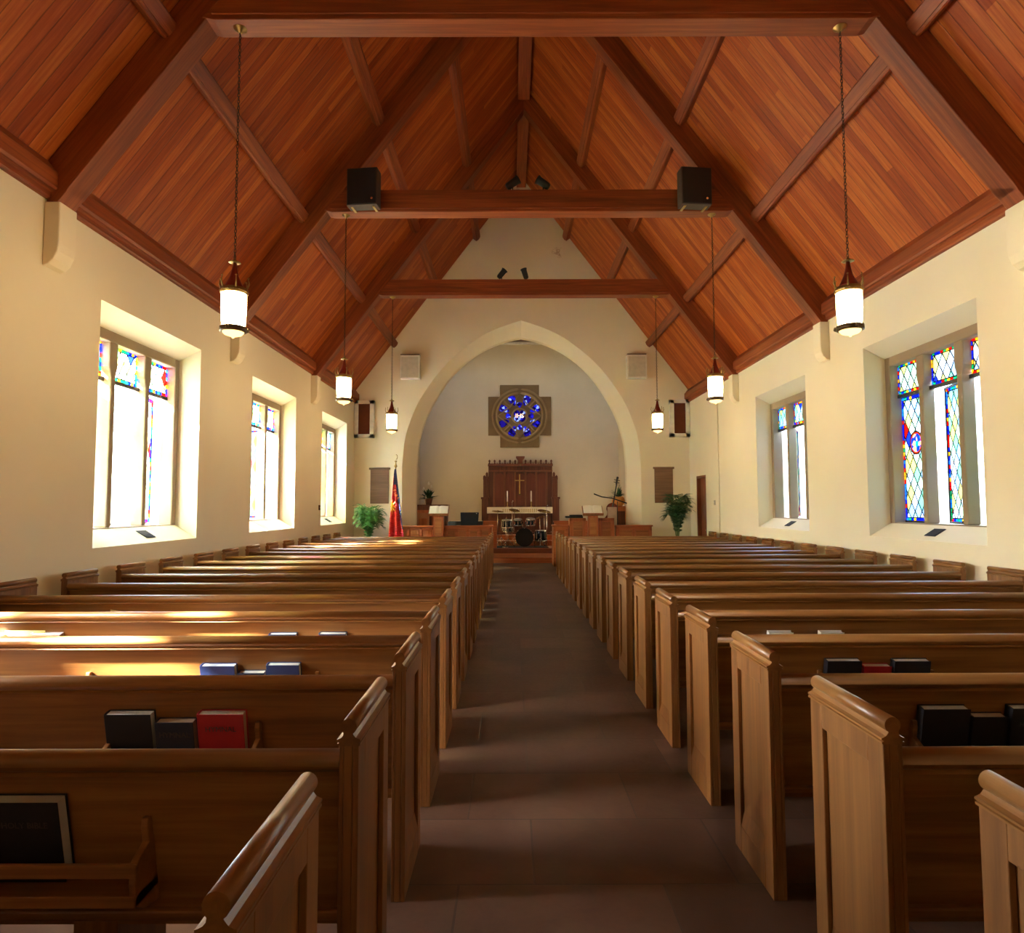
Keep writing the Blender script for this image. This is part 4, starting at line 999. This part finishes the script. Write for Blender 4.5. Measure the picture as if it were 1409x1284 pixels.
# ---------------------------------------------------------------- pews
PL = 4.0
def pew_proto(s):
    # s: direction from the aisle to the wall (-1 left block, +1 right block). local x=0 at the aisle face, y=0 near edge
    t = thing('pew', 'x', 'pew')
    def end(x0, face):   # x0: outer face x ; face: direction outward
        b = B(); o_ = lambda o: x0+face*o
        b.box(o_(-.018), .05, 0, o_(-.046), .54, .987)
        for f0, f1 in ((0, -.018), (-.046, -.06)):
            b.box(o_(f0), .05, 0, o_(f1), .14, .987).box(o_(f0), .45, 0, o_(f1), .54, .987).box(o_(f0), .14, .90, o_(f1), .45, .987).box(o_(f0), .14, 0, o_(f1), .45, .13)
        b.prism([(o_(0), .13), (o_(-.018), .21), (o_(-.018), .13)], 'y', .14, .45)
        e = b.build('end_panel', 'pew_z', t, bevel=.003)
        arc = [(-.03+.0245*math.cos(R(a)), 1.0425+.0245*math.sin(R(a))) for a in range(-58, 239, 16)]
        pr = [(0, .985), (.005, .986), (.005, .992), (-.001, .994), (.006, .998), (.006, 1.004), (0, 1.006), (-.008, 1.010), (-.013, 1.016)]+arc+[(-.047, 1.016), (-.052, 1.010), (-.06, 1.006), (-.066, 1.004), (-.066, .998), (-.059, .994), (-.065, .992), (-.065, .986), (-.06, .985)]
        B().prism([(o_(a), z) for a, z in pr], 'y', .046, .544, lambda k: 9 <= k < 27).build('cap_moulding', 'pew_y', e)
    end(0, -s); end(s*PL, s)
    x0, x1 = s*.058, s*(PL-.058)
    BY, BZ = .045, -.014
    b = B(); b.M = Matrix.Translation((0, BY, BZ)); b.prism([(.035, .93), (.06, .93), (.172, .42), (.145, .42)], 'x', x0, x1).build('backrest', 'pew_x', t)
    b = B(); b.M = Matrix.Translation((0, BY, BZ)); b.prism([(.012, .905), (.022, .915), (.008, .925), (.0, .938), (0, .952), (.006, .965), (.02, .974), (.04, .977), (.06, .972), (.075, .958), (.078, .94), (.07, .925), (.06, .905)], 'x', x0, x1, lambda k: 3 <= k <= 10).build('top_rail', 'pew_x', t)
    B().box(x0, .16, .40, x1, .53, .435).build('seat', 'pew_x', t, bevel=.008)
    b = B(); b.M = Matrix.Translation((0, BY, BZ)); b.prism([(.15, .43), (.175, .43), (.165, .40), (.13, .40), (.125, .42)], 'x', x0, x1); b.build('bottom_rail', 'pew_x', t)
    for u in (.86, 2.6): B().box(s*(u-.07), .17, 0, s*(u+.07), .48, .40).build('support', 'pew_z', t, bevel=.004)
    def rack(u0, u1):
        b = B(); b.M = Matrix.Translation((0, BY, BZ))
        pb = lambda z: .035+(.93-z)*.216   # front face of the backrest at height z
        for u in (u0, u1):
            sg = 1 if u == u0 else -1
            b.prism([(pb(.765), .765), (pb(.765)-.022, .765), (pb(.74)-.03, .74), (pb(.69)-.03, .69), (-.005, .66), (-.012, .60), (-.005, .56), (-.012, .535), (.04, .50), (pb(.48), .48)], 'x', s*u, s*(u+.022*sg))
        b.box(s*u0, -.012, .615, s*u1, .003, .656).box(s*u0, -.012, .53, s*u1, pb(.55)+.012, .565)
        b.build('book_rack', 'pew_x', t, bevel=.003)
    rack(.66, 1.34)
    rack(2.0, 3.32)
    return t
XL_, XR_ = -.47, 1.135
pl = pew_proto(-1); pr_ = pew_proto(1)
desc = {(-1, 0): 'oak pew at the bottom left, nearest the camera', (1, 0): 'oak pew at the bottom right, nearest the camera'}
for sd, proto, X, nm in ((-1, pl, XL_, 'left'), (1, pr_, XR_, 'right')):
    for k in range(18):
        lab = desc.get((sd, k), 'oak pew in the %s block, %s row counted from the camera' % (nm, ORD[k]))
        loc = (X, 1.10+.9*k, 0)
        if k == 0: proto.location = loc; proto['label'] = lab; proto['group'] = 'oak pews of the %s block' % nm; P0 = proto
        else: dup(proto, loc, None, lab)

# books in the racks
TILT = math.atan(.216)
def book(x0, x1, k, ztop, cover, pages, label, title=None, th=.048, name='hymn_book', dx=0, group='books in the pew racks', lean=0):
    w = x1-x0; h = (ztop-.566)/math.cos(TILT)
    yb_ = 1.10+.9*k+.035+(.93-.566)*.216-th/math.cos(TILT)-.004
    t = thing(name, label, 'book', ((x0+x1)/2, yb_+.045, .553), group=group); t.rotation_euler = (TILT, lean, 0)
    hw = w/2; tc = .004
    b = B().box(-hw, 0, 0, hw, tc, h).box(-hw, th-tc, 0, hw, th, h)
    b.prism([(-hw, 0), (-hw-.004, th*.25), (-hw-.005, th*.5), (-hw-.004, th*.75), (-hw, th), (-hw+.005, th), (-hw+.005, 0)], 'z', 0, h)
    b.build('cover', cover, t, bevel=.0015)
    B().box(-hw+.004, tc, .005, hw-.006, th-tc, h-.005).build('page_block', pages, t)
    if title:
        for i, ln_ in enumerate(title): text(ln_, 'title', 'emboss', .034 if len(ln_) < 9 else .027, t, (0, -.001, h*.72-i*.045), (R(90), 0, 0), .0006)
    return t
BK = [
 (1, -1.815, -1.615, .80, 'red', 'pages', 'red hymn book at the left edge of the photo in the nearest left rack', ['HYMNAL'], 'hymn_book'),
 (1, -1.60, -1.385, .83, 'blackcover', 'pageswhite', 'large black Bible in the nearest left pew rack', ['HOLY BIBLE'], 'bible'),
 (2, -1.805, -1.60, .812, 'blackcover', 'pageswhite', 'black Bible left of the navy book, second left rack', None, 'bible'),
 (2, -1.585, -1.415, .775, 'navy', 'pages', 'lower navy hymn book between the black and the red books', ['HYMNAL'], 'hymn_book'),
 (2, -1.395, -1.19, .812, 'red', 'pages', 'bright red hymn book at the right end of the left rack', ['HYMNAL'], 'hymn_book'),
 (3, -1.81, -1.61, .807, 'blue', 'pageswhite', 'blue book with pale cover front, left in the third left rack', None, 'hymn_book'),
 (3, -1.595, -1.44, .765, 'navy', 'pages', 'low dark book between two blue books in the third left rack', None, 'hymn_book'),
 (3, -1.425, -1.235, .812, 'blue', 'pageswhite', 'blue book, right of three in the third left rack', None, 'hymn_book'),
 (4, -1.745, -1.55, .815, 'blue', 'pageswhite', 'blue book, left of two peeking over the fourth left pew', None, 'hymn_book'),
 (4, -1.385, -1.19, .818, 'blue', 'pageswhite', 'blue book, right of two peeking over the fourth left pew', None, 'hymn_book'),
 (4, -3.46, -3.24, .82, 'paper', 'pageswhite', 'white book right of the upright yellow leaflet on the left', None, 'song_book'),
 (4, -3.80, -3.655, .815, 'paper', 'pageswhite', 'white book left of the upright yellow leaflet on the left', None, 'song_book'),
 (2, 1.82, 2.03, .826, 'blackcover', 'pageswhite', 'black Bible at the left end of the nearest visible right rack', None, 'bible'),
 (2, 2.045, 2.20, .79, 'blackcover', 'pages', 'low dark book between two black Bibles on the right', None, 'hymn_book'),
 (2, 2.215, 2.43, .828, 'blackcover', 'pageswhite', 'black Bible cut by the right edge of the photo', ['HOLY BIBLE'], 'bible'),
 (3, 1.83, 2.03, .827, 'blackcover', 'pageswhite', 'black Bible left of the dark red book, second visible right rack', None, 'bible'),
 (3, 2.045, 2.205, .795, 'red', 'pages', 'low dark red book between two black Bibles on the right', None, 'hymn_book'),
 (3, 2.22, 2.43, .825, 'blackcover', 'pageswhite', 'black Bible right of the dark red book, second visible right rack', None, 'bible'),
 (4, 1.845, 2.02, .818, 'paper', 'pageswhite', 'white book edge, left of two peeking over the third right pew back', None, 'song_book'),
 (4, 2.215, 2.385, .818, 'paper', 'pageswhite', 'white book edge, right of two peeking over the third right pew back', None, 'song_book'),
]
for k, x0, x1, zt_, cv, pg, lab, tt, nm in BK: book(x0, x1, k, zt_, cv, pg, lab, tt, name=nm)
def leaflet(k, x0, x1, z0, z1, label, slant=0.0):
    w = (x1-x0)/2
    b = B().prism([(-w*.8, 0), (w*.8, 0), (w, z1-z0-slant), (-w, z1-z0)], 'y', 0, .003)
    b.prism([(-w*.8, 0), (w*.8, 0), (w*.95, z1-z0-slant-.01), (-w*.95, z1-z0-.01)], 'y', .004, .007)
    yb_ = 1.10+.9*k+.035+(.93-.566)*.216-.012
    o = b.build('folded_leaflet', 'yellowpaper', loc=((x0+x1)/2, yb_+.045, .553), rot=(TILT, 0, 0)); tag(o, label, 'leaflet', 'yellow leaflets in the pew racks')
leaflet(4, -3.66, -3.37, .567, .85, 'yellow leaflet standing between two white books on the left')
leaflet(5, -3.45, -3.22, .567, .86, 'slanted yellow leaflet behind the fifth left pew back', .04)
leaflet(6, -3.16, -2.88, .567, .845, 'pale yellow leaflet low behind the sixth left pew back')

# ---------------------------------------------------------------- light
w = bpy.data.worlds.new('World'); S.world = w; w.use_nodes = True; nt = w.node_tree
sky = nt.nodes.new('ShaderNodeTexSky'); sky.sky_type = 'NISHITA'; sky.sun_disc = False
sunv = Vector((-1, -.40, .78)).normalized()
sky.sun_elevation = math.asin(sunv.z); sky.sun_rotation = math.atan2(sunv.x, sunv.y); sky.air_density = 1.0; sky.dust_density = 2.5; sky.ozone_density = 1.0
bg = nt.nodes['Background']; nt.links.new(sky.outputs[0], bg.inputs[0]); bg.inputs[1].default_value = 1.7
sd = bpy.data.lights.new('sun', 'SUN'); sd.energy = 75; sd.angle = R(2.5); sd.color = (1, .93, .80)
so = bpy.data.objects.new('sun', sd); COL.objects.link(so); so.rotation_euler = (-sunv).to_track_quat('-Z', 'Y').to_euler()
# sky portals in the window openings
def portal(x, y, z, sx, sz, rot):
    l = bpy.data.lights.new('window_portal', 'AREA'); l.shape = 'RECTANGLE'; l.size = sx; l.size_y = sz; l.cycles.is_portal = True
    o = bpy.data.objects.new('window_portal', l); COL.objects.link(o); o.location = (x, y, z); o.rotation_euler = rot
for y in WINL: portal(WL-.60, y+WLEN/2, 2.66, 2.5, WLEN, (0, -math.pi/2, 0))
for y in WINR: portal(WR+.60, y+WLEN/2, 2.66, 2.5, WLEN, (0, math.pi/2, 0))
portal(-3.78, 22.4, 3.1, 3.0, 2.4, (0, -math.pi/2, 0))

# ---------------------------------------------------------------- camera
f, pi_, ya, ro, h = 900., .0611, .0008, -.0027, 1.714
cam = bpy.data.cameras.new('camera'); co = bpy.data.objects.new('camera', cam); COL.objects.link(co)
cam.sensor_fit = 'HORIZONTAL'; cam.sensor_width = 36; cam.lens = f/1409*36; cam.clip_start = .05
def ray(a, b_):
    a, b_ = a*math.cos(ro)+b_*math.sin(ro), -a*math.sin(ro)+b_*math.cos(ro)
    u = -b_/f; x = a/f; y = math.cos(pi_)-u*math.sin(pi_); z = math.sin(pi_)+u*math.cos(pi_)
    return Vector((x*math.cos(ya)+y*math.sin(ya), -x*math.sin(ya)+y*math.cos(ya), z))
fw = ray(0, 0).normalized(); rt = (ray(1, 0)-ray(0, 0)).normalized(); up = rt.cross(fw)
co.matrix_world = Matrix(((rt.x, up.x, -fw.x, 0), (rt.y, up.y, -fw.y, 0), (rt.z, up.z, -fw.z, h), (0, 0, 0, 1)))
S.camera = co
S.view_settings.view_transform = 'Standard'; S.view_settings.look = 'None'; S.view_settings.gamma = 1; S.view_settings.use_curve_mapping = False
S.view_settings.exposure = 1.62
